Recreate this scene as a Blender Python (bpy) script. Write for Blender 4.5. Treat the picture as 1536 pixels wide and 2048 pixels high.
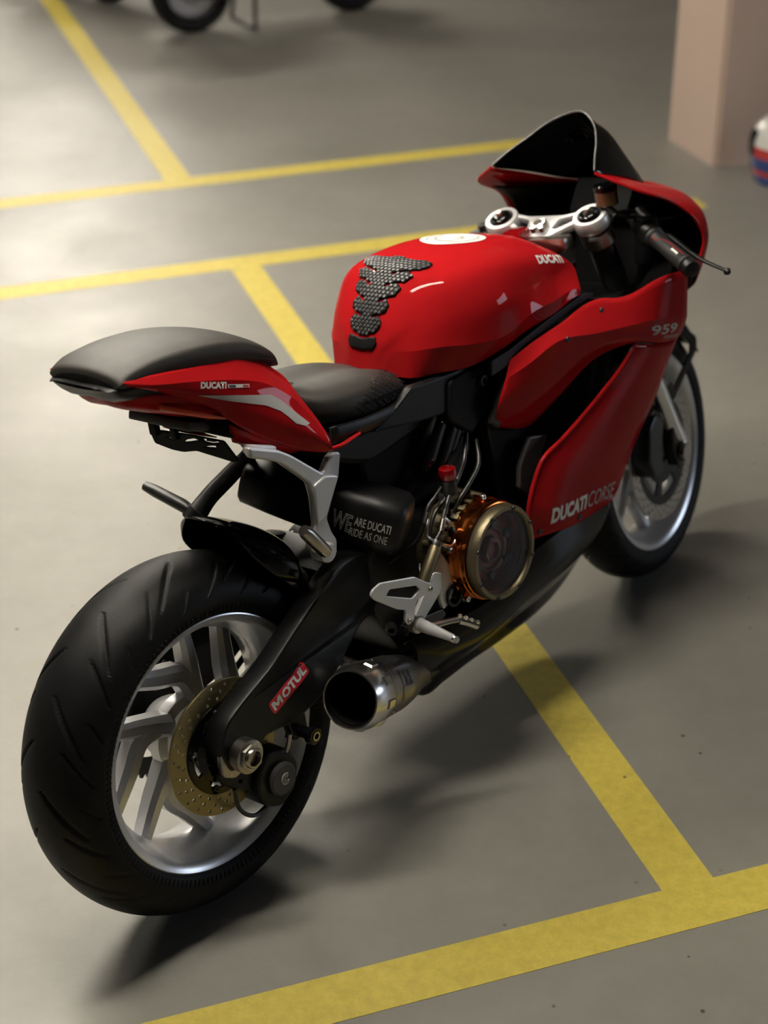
import bpy, bmesh, math, random
from mathutils import Vector, Matrix
from mathutils.bvhtree import BVHTree
for o in list(bpy.data.objects): bpy.data.objects.remove(o)
SC = bpy.context.scene
COL = SC.collection
V = Vector
PI = math.pi
random.seed(7)

# ---------------------------------------------------------------- camera
cd = bpy.data.cameras.new('camera'); cam = bpy.data.objects.new('camera', cd); COL.objects.link(cam)
TH, RO, CH = 0.52608781, -0.00878453, 2.10608575
fw = V((0, math.cos(TH), -math.sin(TH))); r0 = V((1, 0, 0)); u0 = r0.cross(fw)
rr = r0*math.cos(RO) + u0*math.sin(RO); uu = -r0*math.sin(RO) + u0*math.cos(RO)
cam.matrix_world = Matrix(((rr.x, uu.x, -fw.x, 0), (rr.y, uu.y, -fw.y, 0), (rr.z, uu.z, -fw.z, CH), (0, 0, 0, 1)))
cd.sensor_fit = 'VERTICAL'; cd.sensor_height = 36.0; cd.lens = 3308.16/2048*36.0
cd.clip_start = 0.05; cd.clip_end = 100
cd.dof.use_dof = True; cd.dof.focus_distance = 2.85; cd.dof.aperture_fstop = 2.6
SC.camera = cam

# ---------------------------------------------------------------- world and exposure
w = bpy.data.worlds.new('world'); SC.world = w; w.use_nodes = True
w.node_tree.nodes['Background'].inputs[0].default_value = (0.9, 0.86, 0.78, 1)
w.node_tree.nodes['Background'].inputs[1].default_value = 0.02
SC.view_settings.view_transform = 'Standard'; SC.view_settings.look = 'None'
SC.view_settings.exposure = 0.0; SC.view_settings.gamma = 1.0; SC.view_settings.use_curve_mapping = False

# garage grid: GA across the bays, GB along the bays
GYAW = 0.32228278
GA = V((math.cos(GYAW), math.sin(GYAW), 0)); GB = V((-math.sin(GYAW), math.cos(GYAW), 0))
def gp(u, v, z=0.0): return GA*u + GB*v + V((0, 0, z))
CEIL = 2.95
LAMP_POWER = 182.0
# fixture centres (u, v); tubes run along GA
LAMPS = [(0.48, 2.55), (-0.45, 3.85), (0.45, 5.40), (1.2, 10.2), (1.4, 12.2), (1.6, 14.2)]
# daylight through the garage opening in the right-hand wall
dl = bpy.data.lights.new('daylight', 'AREA'); dl.shape = 'RECTANGLE'; dl.size = 1.8; dl.size_y = 1.0; dl.color = (0.72, 0.83, 1.0); dl.energy = 45
dlo = bpy.data.objects.new('daylight', dl); COL.objects.link(dlo)
dlo.matrix_world = Matrix.Translation(gp(8.15, 1.6, 1.5)) @ Matrix(((GB.x, 0, GA.x, 0), (GB.y, 0, GA.y, 0), (0, 1, 0, 0), (0, 0, 0, 1)))

# ---------------------------------------------------------------- materials
MATS = {}
def _mat(name):
    m = bpy.data.materials.new(name); m.use_nodes = True; MATS[name] = m
    return m, m.node_tree, m.node_tree.nodes['Principled BSDF']
def mat(name, col, rough=0.5, metal=0.0, coat=0.0, bump=0.0, bscale=200.0, rvar=0.0, vscale=30.0, spec=0.5, cvar=0.0, ior=1.5, trans=0.0, sheen=0.0, coatr=0.03):
    m, nt, b = _mat(name)
    I = b.inputs
    I['Base Color'].default_value = (*col, 1); I['Roughness'].default_value = rough; I['Metallic'].default_value = metal
    I['Coat Weight'].default_value = coat; I['Coat Roughness'].default_value = coatr; I['Specular IOR Level'].default_value = spec
    I['IOR'].default_value = ior; I['Transmission Weight'].default_value = trans
    if sheen: I['Sheen Weight'].default_value = sheen
    tc = nt.nodes.new('ShaderNodeTexCoord')
    if rvar or cvar:
        n = nt.nodes.new('ShaderNodeTexNoise'); n.inputs['Scale'].default_value = vscale; n.inputs['Detail'].default_value = 5
        nt.links.new(tc.outputs['Object'], n.inputs['Vector'])
        if rvar:
            r = nt.nodes.new('ShaderNodeMapRange'); r.inputs[3].default_value = max(0.02, rough-rvar); r.inputs[4].default_value = rough+rvar
            nt.links.new(n.outputs['Fac'], r.inputs[0]); nt.links.new(r.outputs[0], I['Roughness'])
        if cvar:
            mx = nt.nodes.new('ShaderNodeMix'); mx.data_type = 'RGBA'
            mx.inputs[6].default_value = (*[c*(1-cvar) for c in col], 1); mx.inputs[7].default_value = (*[min(1, c*(1+cvar)) for c in col], 1)
            nt.links.new(n.outputs['Fac'], mx.inputs[0]); nt.links.new(mx.outputs[2], I['Base Color'])
    if bump:
        n2 = nt.nodes.new('ShaderNodeTexNoise'); n2.inputs['Scale'].default_value = bscale; n2.inputs['Detail'].default_value = 3
        nt.links.new(tc.outputs['Object'], n2.inputs['Vector'])
        bp = nt.nodes.new('ShaderNodeBump'); bp.inputs['Strength'].default_value = bump; bp.inputs['Distance'].default_value = 0.002
        nt.links.new(n2.outputs['Fac'], bp.inputs['Height']); nt.links.new(bp.outputs[0], I['Normal'])
    return m
mat('red', (0.33, 0.008, 0.010), 0.45, 0.0, 0.24, spec=0.0, coatr=0.012)
mat('red_gloss', (0.30, 0.004, 0.006), 0.12, 0.3, 1.0)
mat('black_gloss', (0.003, 0.003, 0.0035), 0.10, rvar=0.03, spec=0.25)
mat('black_satin', (0.0045, 0.0045, 0.005), 0.42, rvar=0.06, bump=0.1, bscale=600, spec=0.3)
mat('black_matte', (0.003, 0.003, 0.0035), 0.62, bump=0.15, bscale=500, spec=0.15)
mat('rubber', (0.0045, 0.0045, 0.005), 0.52, rvar=0.06, bump=0.12, bscale=350, spec=0.16)
mat('leather', (0.021, 0.0195, 0.017), 0.48, rvar=0.05, bump=0.25, bscale=900, spec=0.32)
mat('grip_rubber', (0.012, 0.012, 0.012), 0.5, bump=0.2, bscale=500)
mat('silver', (0.55, 0.55, 0.56), 0.30, 1.0, rvar=0.06, vscale=40, bump=0.05, bscale=700)
mat('wheel_silver', (0.78, 0.78, 0.80), 0.28, 0.55)
mat('bright_alu', (0.72, 0.71, 0.69), 0.24, 1.0, rvar=0.05)
mat('cast_silver', (0.66, 0.66, 0.67), 0.36, 0.45, rvar=0.05, bump=0.06, bscale=600)
mat('steel', (0.42, 0.39, 0.35), 0.30, 1.0, rvar=0.08, vscale=60)
mat('disc_steel', (0.30, 0.25, 0.13), 0.34, 1.0, rvar=0.08, vscale=90)
mat('bronze', (0.20, 0.165, 0.10), 0.42, 0.85, rvar=0.08, bump=0.12, bscale=350)
mat('orange_anod', (0.62, 0.17, 0.035), 0.18, 1.0, rvar=0.04)
mat('dark_metal', (0.05, 0.05, 0.05), 0.38, 0.8, rvar=0.06)
mat('dark_grey', (0.035, 0.035, 0.037), 0.4, rvar=0.05)
mat('white', (0.80, 0.79, 0.76), 0.45)
mat('print_grey', (0.42, 0.40, 0.37), 0.45)
mat('print_dark', (0.03, 0.028, 0.028), 0.4)
mat('decal_red', (0.68, 0.02, 0.03), 0.35)
mat('clutch_red', (0.16, 0.028, 0.025), 0.35, 0.4)
mat('tail_lens', (0.85, 0.10, 0.04), 0.15, coat=0.6)
mat('screen_tint', (0.004, 0.004, 0.0045), 0.06, coat=0.5)
mat('screen_edge', (0.10, 0.10, 0.10), 0.2)
mat('fluid', (0.09, 0.045, 0.02), 0.25, coat=0.5)
mat('cable', (0.012, 0.012, 0.012), 0.35)
mat('pillar_paint', (0.56, 0.43, 0.36), 0.7, cvar=0.05, vscale=3, bump=0.2, bscale=60)
mat('concrete', (0.32, 0.30, 0.27), 0.85, cvar=0.08, vscale=2, bump=0.2, bscale=40)
mat('concrete_dark', (0.13, 0.122, 0.11), 0.85, cvar=0.1, vscale=2, bump=0.2, bscale=40)
mat('glass', (1, 1, 1), 0.02, trans=1.0, ior=1.16)
mat('blue_paint', (0.02, 0.05, 0.22), 0.25, coat=1.0)
mat('red_paint', (0.5, 0.03, 0.03), 0.25, coat=1.0)
mat('white_paint', (0.75, 0.74, 0.72), 0.25, coat=1.0)
def tube_mat():
    m = bpy.data.materials.new('tube_light'); m.use_nodes = True; nt = m.node_tree; MATS['tube_light'] = m
    b = nt.nodes['Principled BSDF']; b.inputs['Base Color'].default_value = (0.8, 0.8, 0.8, 1)
    b.inputs['Emission Color'].default_value = (1.0, 0.93, 0.80, 1); b.inputs['Emission Strength'].default_value = LAMP_POWER
tube_mat()
def floor_mat():
    m, nt, b = _mat('floor_paint'); N = nt.nodes; L = nt.links
    geo = N.new('ShaderNodeNewGeometry')
    def noise(s, d=4, r=0.5):
        n = N.new('ShaderNodeTexNoise'); n.inputs['Scale'].default_value = s; n.inputs['Detail'].default_value = d; n.inputs['Roughness'].default_value = r
        L.new(geo.outputs['Position'], n.inputs['Vector']); return n
    def ramp(src, a, c0, e, c1):
        r = N.new('ShaderNodeValToRGB'); r.color_ramp.elements[0].position = a; r.color_ramp.elements[0].color = (*c0, 1)
        r.color_ramp.elements[1].position = e; r.color_ramp.elements[1].color = (*c1, 1); L.new(src, r.inputs[0]); return r
    big = noise(1.3, 5, 0.6); base = ramp(big.outputs['Fac'], 0.3, (0.235, 0.225, 0.20), 0.7, (0.285, 0.272, 0.245))
    sm = noise(14, 6, 0.65)
    mx = N.new('ShaderNodeMix'); mx.data_type = 'RGBA'; mx.blend_type = 'MULTIPLY'; mx.inputs[0].default_value = 1.0
    r2 = ramp(sm.outputs['Fac'], 0.3, (0.93, 0.93, 0.93), 0.7, (1.04, 1.04, 1.04)); L.new(base.outputs[0], mx.inputs[6]); L.new(r2.outputs[0], mx.inputs[7])
    # scattered dark specks and pale chips
    vo = N.new('ShaderNodeTexVoronoi'); vo.inputs['Scale'].default_value = 12.0; L.new(geo.outputs['Position'], vo.inputs['Vector'])
    wn = noise(60, 2); ad = N.new('ShaderNodeMath'); ad.operation = 'MULTIPLY_ADD'; ad.inputs[1].default_value = 0.04
    L.new(wn.outputs['Fac'], ad.inputs[0]); L.new(vo.outputs['Distance'], ad.inputs[2])
    sp = ramp(ad.outputs[0], 0.062, (1, 1, 1), 0.076, (0, 0, 0))
    gate = noise(2.1, 3); g2 = ramp(gate.outputs['Fac'], 0.42, (0, 0, 0), 0.50, (1, 1, 1))
    mm = N.new('ShaderNodeMath'); mm.operation = 'MULTIPLY'; L.new(sp.outputs[0], mm.inputs[0]); L.new(g2.outputs[0], mm.inputs[1])
    mx2 = N.new('ShaderNodeMix'); mx2.data_type = 'RGBA'; mx2.inputs[7].default_value = (0.06, 0.055, 0.045, 1)
    L.new(mm.outputs[0], mx2.inputs[0]); L.new(mx.outputs[2], mx2.inputs[6]); L.new(mx2.outputs[2], b.inputs['Base Color'])
    rg = noise(3.0, 5, 0.6); rr_ = ramp(rg.outputs['Fac'], 0.3, (0.37,)*3, 0.75, (0.48,)*3); L.new(rr_.outputs[0], b.inputs['Roughness'])
    bn = noise(90, 4); bp = N.new('ShaderNodeBump'); bp.inputs['Strength'].default_value = 0.12; bp.inputs['Distance'].default_value = 0.004
    bn2 = noise(9, 4); su = N.new('ShaderNodeMath'); su.operation = 'MULTIPLY_ADD'; su.inputs[1].default_value = 2.0
    L.new(bn2.outputs['Fac'], su.inputs[0]); L.new(bn.outputs['Fac'], su.inputs[2])
    L.new(su.outputs[0], bp.inputs['Height']); L.new(bp.outputs[0], b.inputs['Normal'])
    b.inputs['Specular IOR Level'].default_value = 0.5
floor_mat()
def line_mat():
    m, nt, b = _mat('line_paint'); N = nt.nodes; L = nt.links
    geo = N.new('ShaderNodeNewGeometry')
    n = N.new('ShaderNodeTexNoise'); n.inputs['Scale'].default_value = 35; n.inputs['Detail'].default_value = 8; n.inputs['Roughness'].default_value = 0.75
    L.new(geo.outputs['Position'], n.inputs['Vector'])
    r = N.new('ShaderNodeValToRGB'); r.color_ramp.elements[0].position = 0.30; r.color_ramp.elements[0].color = (0.55, 0.43, 0.065, 1)
    r.color_ramp.elements[1].position = 0.62; r.color_ramp.elements[1].color = (0.72, 0.58, 0.10, 1); L.new(n.outputs['Fac'], r.inputs[0])
    vo = N.new('ShaderNodeTexVoronoi'); vo.inputs['Scale'].default_value = 9.0; L.new(geo.outputs['Position'], vo.inputs['Vector'])
    n3 = N.new('ShaderNodeTexNoise'); n3.inputs['Scale'].default_value = 70; L.new(geo.outputs['Position'], n3.inputs['Vector'])
    ad = N.new('ShaderNodeMath'); ad.operation = 'MULTIPLY_ADD'; ad.inputs[1].default_value = 0.10; L.new(n3.outputs['Fac'], ad.inputs[0]); L.new(vo.outputs['Distance'], ad.inputs[2])
    s = N.new('ShaderNodeValToRGB'); s.color_ramp.elements[0].position = 0.08; s.color_ramp.elements[0].color = (1, 1, 1, 1); s.color_ramp.elements[1].position = 0.10; s.color_ramp.elements[1].color = (0, 0, 0, 1)
    L.new(ad.outputs[0], s.inputs[0])
    mx = N.new('ShaderNodeMix'); mx.data_type = 'RGBA'; mx.inputs[7].default_value = (0.15, 0.10, 0.02, 1)
    L.new(s.outputs[0], mx.inputs[0]); L.new(r.outputs[0], mx.inputs[6]); L.new(mx.outputs[2], b.inputs['Base Color'])
    b.inputs['Roughness'].default_value = 0.5
    bp = N.new('ShaderNodeBump'); bp.inputs['Strength'].default_value = 0.2; bp.inputs['Distance'].default_value = 0.003
    L.new(n.outputs['Fac'], bp.inputs['Height']); L.new(bp.outputs[0], b.inputs['Normal'])
line_mat()

# ---------------------------------------------------------------- mesh helpers
def link(name, me, m, parent=None):
    o = bpy.data.objects.new(name, me); COL.objects.link(o)
    if m: me.materials.append(MATS[m])
    if parent: o.parent = parent
    return o
def mesh(name, vs, fs, m, parent=None, smooth=True, angle=38, xf=None):
    me = bpy.data.meshes.new(name)
    if xf: vs = [xf(V(v)) for v in vs]
    me.from_pydata([tuple(v) for v in vs], [], fs); me.validate(); me.update()
    bm = bmesh.new(); bm.from_mesh(me); bmesh.ops.recalc_face_normals(bm, faces=bm.faces); bm.to_mesh(me); bm.free()
    if smooth:
        me.polygons.foreach_set('use_smooth', [True]*len(me.polygons))
        if angle: me.set_sharp_from_angle(angle=math.radians(angle))
    return link(name, me, m, parent)
def spline(P, n, sharp=(), closed=False):
    P = [V(p) for p in P]; N = len(P); out = []
    def T(i, side):
        if closed: a, b, c = P[(i-1) % N], P[i % N], P[(i+1) % N]
        else:
            if i == 0: return (P[1]-P[0])/max((P[1]-P[0]).length, 1e-6)
            if i == N-1: return (P[-1]-P[-2])/max((P[-1]-P[-2]).length, 1e-6)
            a, b, c = P[i-1], P[i], P[i+1]
        d0 = max((b-a).length, 1e-6); d1 = max((c-b).length, 1e-6)
        if i in sharp: return (b-a)/d0 if side < 0 else (c-b)/d1
        return ((b-a)/d0*d1 + (c-b)/d1*d0)/(d0+d1)
    segs = N if closed else N-1
    for i in range(segs):
        a, b = P[i], P[(i+1) % N]; h = (b-a).length; m0 = T(i, 1)*h; m1 = T((i+1) % N if closed else i+1, -1)*h
        for k in range(n):
            t = k/n; t2 = t*t; t3 = t2*t
            out.append(a*(2*t3-3*t2+1)+m0*(t3-2*t2+t)+b*(-2*t3+3*t2)+m1*(t3-t2))
    if not closed: out.append(P[-1].copy())
    return out
def gridmesh(G, su, sv, shu=(), shv=()):
    rows = [spline(c, sv, shv) for c in G]          # each column splined along its rows
    M = len(rows[0]); cols = [spline([r[j] for r in rows], su, shu) for j in range(M)]
    nu = len(cols[0]); vs = [cols[j][i] for i in range(nu) for j in range(M)]
    fs = [(i*M+j, i*M+j+1, (i+1)*M+j+1, (i+1)*M+j) for i in range(nu-1) for j in range(M-1)]
    return vs, fs, M
BVHS = {}
def surf(name, G, m, parent, su=5, sv=5, shu=(), shv=(), thick=0.0, key=None, cap=False, off=-1.0, xf=None, angle=None, out=None):
    vs, fs, M = gridmesh(G, su, sv, shu, shv)
    if out is not None:         # turn the faces so that they look outwards
        t = sum(((vs[f[1]]-vs[f[0]]).cross(vs[f[3]]-vs[f[0]]).dot(V(out)) for f in fs), 0.0)
        if t < 0: fs = [f[::-1] for f in fs]
    if xf: vs = [xf(v) for v in vs]
    if key: BVHS[key] = BVHTree.FromPolygons(vs, fs)
    me = bpy.data.meshes.new(name); me.from_pydata([tuple(v) for v in vs], [], fs)
    if cap:
        bm = bmesh.new(); bm.from_mesh(me); be = [e for e in bm.edges if e.is_boundary]
        bmesh.ops.holes_fill(bm, edges=be, sides=0); bmesh.ops.recalc_face_normals(bm, faces=bm.faces); bm.to_mesh(me); bm.free()
    me.validate(); me.polygons.foreach_set('use_smooth', [True]*len(me.polygons))
    if angle: me.set_sharp_from_angle(angle=math.radians(angle))
    nv = len(vs); SJ = {s*sv for s in shv}; SI = {s*su for s in shu}
    for e in me.edges:
        a, b = e.vertices
        if a < nv and b < nv:
            ia, ja, ib, jb = a//M, a % M, b//M, b % M
            if (ja == jb and ja in SJ) or (ia == ib and ia in SI): e.use_edge_sharp = True
    o = link(name, me, m, parent)
    if thick:
        md = o.modifiers.new('thickness', 'SOLIDIFY'); md.thickness = thick; md.offset = off; md.use_even_offset = False
    return o
def mir(G): return [[(p[0], -p[1], p[2]) for p in c] for c in G]
def full(G):            # right half columns (row 0 on the centre line) -> whole width
    return [[tuple(p) for p in c[::-1]] + [(p[0], -p[1], p[2]) for p in c[1:]] for c in G]
def frame(ax):
    ax = V(ax).normalized(); t = V((0, 0, 1)) if abs(ax.z) < 0.9 else V((1, 0, 0))
    a = ax.cross(t).normalized(); return a, ax.cross(a), ax
def lathe(name, prof, org, ax, m, parent, seg=48, closed=False, xf=None, angle=38, a0=0.0, a1=2*PI):
    a, b, c = frame(ax); org = V(org); whole = abs(a1-a0-2*PI) < 1e-6; n = seg if whole else seg+1
    vs = []; K = len(prof)
    for i in range(n):
        t = a0+(a1-a0)*i/seg; d = a*math.cos(t)+b*math.sin(t)
        for r, h in prof: vs.append(org+d*r+c*h)
    fs = []
    for i in range(seg):
        i2 = (i+1) % n
        for k in range(K if closed else K-1):
            k2 = (k+1) % K; fs.append((i*K+k, i*K+k2, i2*K+k2, i2*K+k))
    o = mesh(name, vs, fs, m, parent, angle=angle, xf=xf)
    bm = bmesh.new(); bm.from_mesh(o.data); bmesh.ops.remove_doubles(bm, verts=bm.verts, dist=1e-6); bmesh.ops.dissolve_degenerate(bm, edges=bm.edges, dist=1e-7)
    bmesh.ops.recalc_face_normals(bm, faces=bm.faces); bm.to_mesh(o.data); bm.free()
    if angle: o.data.set_sharp_from_angle(angle=math.radians(angle))
    return o
def cyl(name, org, ax, r, h, m, parent, bev=0.0015, r2=None, seg=32, xf=None):
    r2 = r if r2 is None else r2
    return lathe(name, [(0, 0), (r-bev, 0), (r, bev), (r2, h-bev), (r2-bev, h), (0, h)], org, ax, m, parent, seg=seg, xf=xf)
def tube(name, pts, r, m, parent, n=6, seg=10, xf=None, radii=None, flat=None, closed=False, sharp=()):
    P = spline(pts, n, sharp, closed) if n > 1 else [V(p) for p in pts]
    if radii:
        R = spline([(q, 0, 0) for q in radii], n) if n > 1 else [V((q, 0, 0)) for q in radii]; R = [q.x for q in R]
    else: R = [r]*len(P)
    vs = []; fs = []; N = len(P); up = None
    for i, p in enumerate(P):
        if closed: t = (P[(i+1) % N]-P[(i-1) % N]).normalized()
        else: t = (P[min(i+1, N-1)]-P[max(i-1, 0)]).normalized()
        if up is None: a, b, _ = frame(t)
        else:
            a = (up-t*up.dot(t)).normalized(); b = t.cross(a)
        up = a
        for k in range(seg):
            q = 2*PI*k/seg; vs.append(p+(a*math.cos(q)+b*math.sin(q)*(flat or 1.0))*R[i])
    for i in range(N if closed else N-1):
        j = (i+1) % N
        for k in range(seg): fs.append((i*seg+k, i*seg+(k+1) % seg, j*seg+(k+1) % seg, j*seg+k))
    if not closed: fs += [tuple(range(seg)), tuple((N-1)*seg+k for k in range(seg))]
    return mesh(name, vs, fs, m, parent, angle=50, xf=xf)
def box(name, c, s, m, parent, bev=0.004, rot=None, xf=None, taper=None):
    bm = bmesh.new(); bmesh.ops.create_cube(bm, size=1.0)
    for v in bm.verts:
        if taper and v.co.z > 0: v.co.x *= taper; v.co.y *= taper
        v.co = V((v.co.x*s[0], v.co.y*s[1], v.co.z*s[2]))
    if bev: bmesh.ops.bevel(bm, geom=bm.edges[:], offset=bev, segments=2, affect='EDGES', profile=0.6)
    R = rot.to_3x3() if rot else Matrix.Identity(3)
    vs = [R @ v.co + V(c) for v in bm.verts]; fs = [tuple(v.index for v in f.verts) for f in bm.faces]; bm.free()
    return mesh(name, vs, fs, m, parent, xf=xf, angle=40)
def ry(deg): return Matrix.Rotation(math.radians(deg), 3, 'Y')
def curve_mesh(cu):
    o = bpy.data.objects.new('tmp', cu); COL.objects.link(o); dg = bpy.context.evaluated_depsgraph_get(); dg.update()
    me = bpy.data.meshes.new_from_object(o.evaluated_get(dg)); bpy.data.objects.remove(o); bpy.data.curves.remove(cu)
    return me
def plate(name, loops, org, ux, uy, th, m, parent, bev=0.0015, xf=None, bend=None):
    """flat plate cut from outline loops (first outline, further loops are holes); th along ux x uy"""
    cu = bpy.data.curves.new('c', 'CURVE'); cu.dimensions = '2D'; cu.fill_mode = 'BOTH'; cu.extrude = max(th/2-bev, 1e-5); cu.bevel_depth = bev; cu.bevel_resolution = 1; cu.offset = -bev
    for lp in loops:
        s = cu.splines.new('POLY'); s.points.add(len(lp)-1); s.use_cyclic_u = True
        for i, q in enumerate(lp): s.points[i].co = (q[0], q[1], 0, 1)
    me = curve_mesh(cu); ux = V(ux); uy = V(uy); uz = ux.cross(uy).normalized(); org = V(org)
    for v in me.vertices:
        q = org+ux*v.co.x+uy*v.co.y+uz*v.co.z
        if bend: q = bend(q)
        v.co = xf(q) if xf else q
    me.name = name; me.materials.clear(); me.polygons.foreach_set('use_smooth', [True]*len(me.polygons)); me.set_sharp_from_angle(angle=math.radians(38))
    return link(name, me, m, parent)
def side(name, loops, y, th, m, parent, bev=0.002, xf=None, bend=None):   # plate in the x-z plane at lateral y (centre)
    return plate(name, loops, (0, y, 0), (1, 0, 0), (0, 0, 1), th, m, parent, bev, xf, bend)
def rnd(lp, r=0.004, n=3):              # rounded polygon corners
    out = []; N = len(lp)
    for i in range(N):
        p = V((*lp[i], 0)); a = V((*lp[i-1], 0)); b = V((*lp[(i+1) % N], 0))
        da = (a-p); db = (b-p); k = min(r, da.length*0.45, db.length*0.45); A = p+da.normalized()*k; B = p+db.normalized()*k
        for s in range(n+1):
            t = s/n; q = A*(1-t)**2+p*2*t*(1-t)+B*t*t; out.append((q.x, q.y))
    return out
def circ(cx, cy, r, n=24): return [(cx+r*math.cos(2*PI*i/n), cy+r*math.sin(2*PI*i/n)) for i in range(n)]
def conform(me, key, d, eps):
    bm = bmesh.new(); bm.from_mesh(me); bmesh.ops.triangulate(bm, faces=bm.faces)
    for _ in range(2):
        le = [e for e in bm.edges if e.calc_length() > 0.007]
        if le: bmesh.ops.subdivide_edges(bm, edges=le, cuts=1); bmesh.ops.triangulate(bm, faces=bm.faces)
    d = V(d).normalized(); T = BVHS[key]
    for v in bm.verts:
        h = T.ray_cast(v.co-d*0.15, d)
        if h[0] is None: h = T.find_nearest(v.co)
        if h[0] is not None:
            n = h[1]; n = -n if n.dot(d) > 0 else n
            v.co = h[0]+n*eps
    bm.to_mesh(me); bm.free()
def text(name, s, LL, LR, UL, m, parent, bold=0.0, shear=0.0, th=0.0, key=None, d=None, eps=0.0006, xf=None, lift=0.0, space=1.0, outline=False, curve=None):
    cu = bpy.data.curves.new('t', 'FONT'); cu.body = s; cu.size = 1.0; cu.offset = bold; cu.shear = shear; cu.space_character = space; cu.extrude = 0
    cu.resolution_u = 3
    if outline: cu.fill_mode = 'NONE'; cu.bevel_depth = outline; cu.bevel_resolution = 0; cu.offset = 0
    me = curve_mesh(cu); xs = [v.co.x for v in me.vertices]; ys = [v.co.y for v in me.vertices]
    x0, x1, y0, y1 = min(xs), max(xs), min(ys), max(ys); LL = V(LL); U = V(LR)-LL; W = V(UL)-LL; n = U.cross(W).normalized()
    sc = U.length/(x1-x0)
    for v in me.vertices:
        v.co = LL+U*((v.co.x-x0)/(x1-x0))+W*((v.co.y-y0)/(y1-y0))+n*(lift+v.co.z*sc)
    if key: conform(me, key, d if d else -n, eps)
    if curve:
        for v in me.vertices: v.co = curve(v.co)
    if xf:
        for v in me.vertices: v.co = xf(v.co)
    me.name = name; me.materials.clear(); me.update()
    o = link(name, me, m, parent); return o
def decal(name, pts, m, parent, key, d, eps=0.0007, closed_spline=0):
    """flat print laid on a panel: 3d outline conformed to the panel surface"""
    P = [V(p) for p in pts]
    if closed_spline: P = spline(P, closed_spline, closed=True)
    me = bpy.data.meshes.new(name); me.from_pydata([tuple(p) for p in P], [], [tuple(range(len(P)))]); me.update()
    bm = bmesh.new(); bm.from_mesh(me); bmesh.ops.triangulate(bm, faces=bm.faces)
    bmesh.ops.subdivide_edges(bm, edges=[e for e in bm.edges if e.calc_length() > 0.012], cuts=2); bmesh.ops.triangulate(bm, faces=bm.faces)
    bm.to_mesh(me); bm.free(); conform(me, key, d, eps); me.polygons.foreach_set('use_smooth', [True]*len(me.polygons))
    return link(name, me, m, parent)
def bolt(parent, p, ax, r=0.005, h=0.004, m='steel', name='bolt', xf=None):
    return lathe(name, [(0, h*0.4), (r*0.45, h*0.4), (r*0.5, h), (r*0.9, h), (r, h*0.7), (r, 0)], p, ax, m, parent, seg=12, xf=xf)
def tag(o, label=None, cat=None, group=None, kind=None):
    if label: o['label'] = label
    if cat: o['category'] = cat
    if group: o['group'] = group
    if kind: o['kind'] = kind
    return o
def empty(name, M=None):
    o = bpy.data.objects.new(name, None); COL.objects.link(o); o.empty_display_size = 0.1
    if M: o.matrix_world = M
    return o


# ================================================================ the garage
def slab(name, u0_, u1_, v0_, v1_, z0, z1, m, parent=None, bev=0):
    vs = [gp(u, v, z) for z in (z0, z1) for (u, v) in ((u0_, v0_), (u1_, v0_), (u1_, v1_), (u0_, v1_))]
    fs = [(3, 2, 1, 0), (4, 5, 6, 7), (0, 1, 5, 4), (1, 2, 6, 5), (2, 3, 7, 6), (3, 0, 4, 7)]
    return mesh(name, vs, fs, m, parent, smooth=False)
floor = tag(slab('floor', -9, 8.2, -9, 17, -0.1, 0.0, 'floor_paint'), kind='structure')
tag(slab('ceiling', -9, 8.2, -9, 17, CEIL, CEIL+0.15, 'concrete_dark'), kind='structure')
tag(slab('wall_left', -9.2, -9, -9, 17, 0, CEIL, 'concrete_dark'), kind='structure')
tag(slab('wall_right', 8, 8.2, 2.6, 17, 0, CEIL, 'concrete_dark'), kind='structure')
tag(slab('wall_right', 8, 8.2, -9, 0.6, 0, CEIL, 'concrete_dark'), kind='structure')
tag(slab('wall_right', 8, 8.2, 0.6, 2.6, 0, 0.95, 'concrete_dark'), kind='structure')
tag(slab('wall_right', 8, 8.2, 0.6, 2.6, 2.05, CEIL, 'concrete_dark'), kind='structure')
tag(slab('wall_back', -9, 8.2, 17, 17.2, 0, CEIL, 'concrete_dark'), kind='structure')
tag(slab('wall_front', -9, 8.2, -9.2, -9, 0, CEIL, 'concrete_dark'), kind='structure')
LW = 0.10382/2; L1, L2, L3, L4, L5 = 1.92311, 1.23708, 5.2208, 6.1025, 1.21922
def line(u0_, u1_, v0_, v1_): return slab('parking_line', u0_, u1_, v0_, v1_, -0.01, 0.0009, 'line_paint', floor)
line(-6, 7, L1-LW, L1+LW); line(L2-LW, L2+LW, L1+LW, L3-LW); line(-6, 3.0, L3-LW, L3+LW)
line(-6, 2.98, L4-LW, L4+LW); line(L5-LW, L5+LW, L4+LW, 10.0)
# square pillar
pc = V((1.31, 6.304, 0)); pu, pv = pc.dot(GA), pc.dot(GB)
def prism_v(name, loop, z0, z1, m, parent=None, bev=0.012):
    bm = bmesh.new(); f = bm.faces.new([bm.verts.new((p.x, p.y, z0)) for p in loop]); r = bmesh.ops.extrude_face_region(bm, geom=[f])
    for e in r['geom']:
        if isinstance(e, bmesh.types.BMVert): e.co.z = z1
    ve = [e for e in bm.edges if abs(e.verts[0].co.z-e.verts[1].co.z) > 0.1]
    if bev: bmesh.ops.bevel(bm, geom=ve, offset=bev, segments=2, affect='EDGES')
    vs = [v.co.copy() for v in bm.verts]; fs = [tuple(v.index for v in f.verts) for f in bm.faces]; bm.verts.index_update()
    vs = [v.co.copy() for v in bm.verts]; fs = [tuple(v.index for v in f.verts) for f in bm.faces]; bm.free()
    return mesh(name, vs, fs, m, parent)
pil = prism_v('pillar', [gp(pu, pv), gp(pu+0.55, pv), gp(pu+0.55, pv+0.40), gp(pu, pv+0.40)], 0, CEIL, 'pillar_paint')
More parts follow.
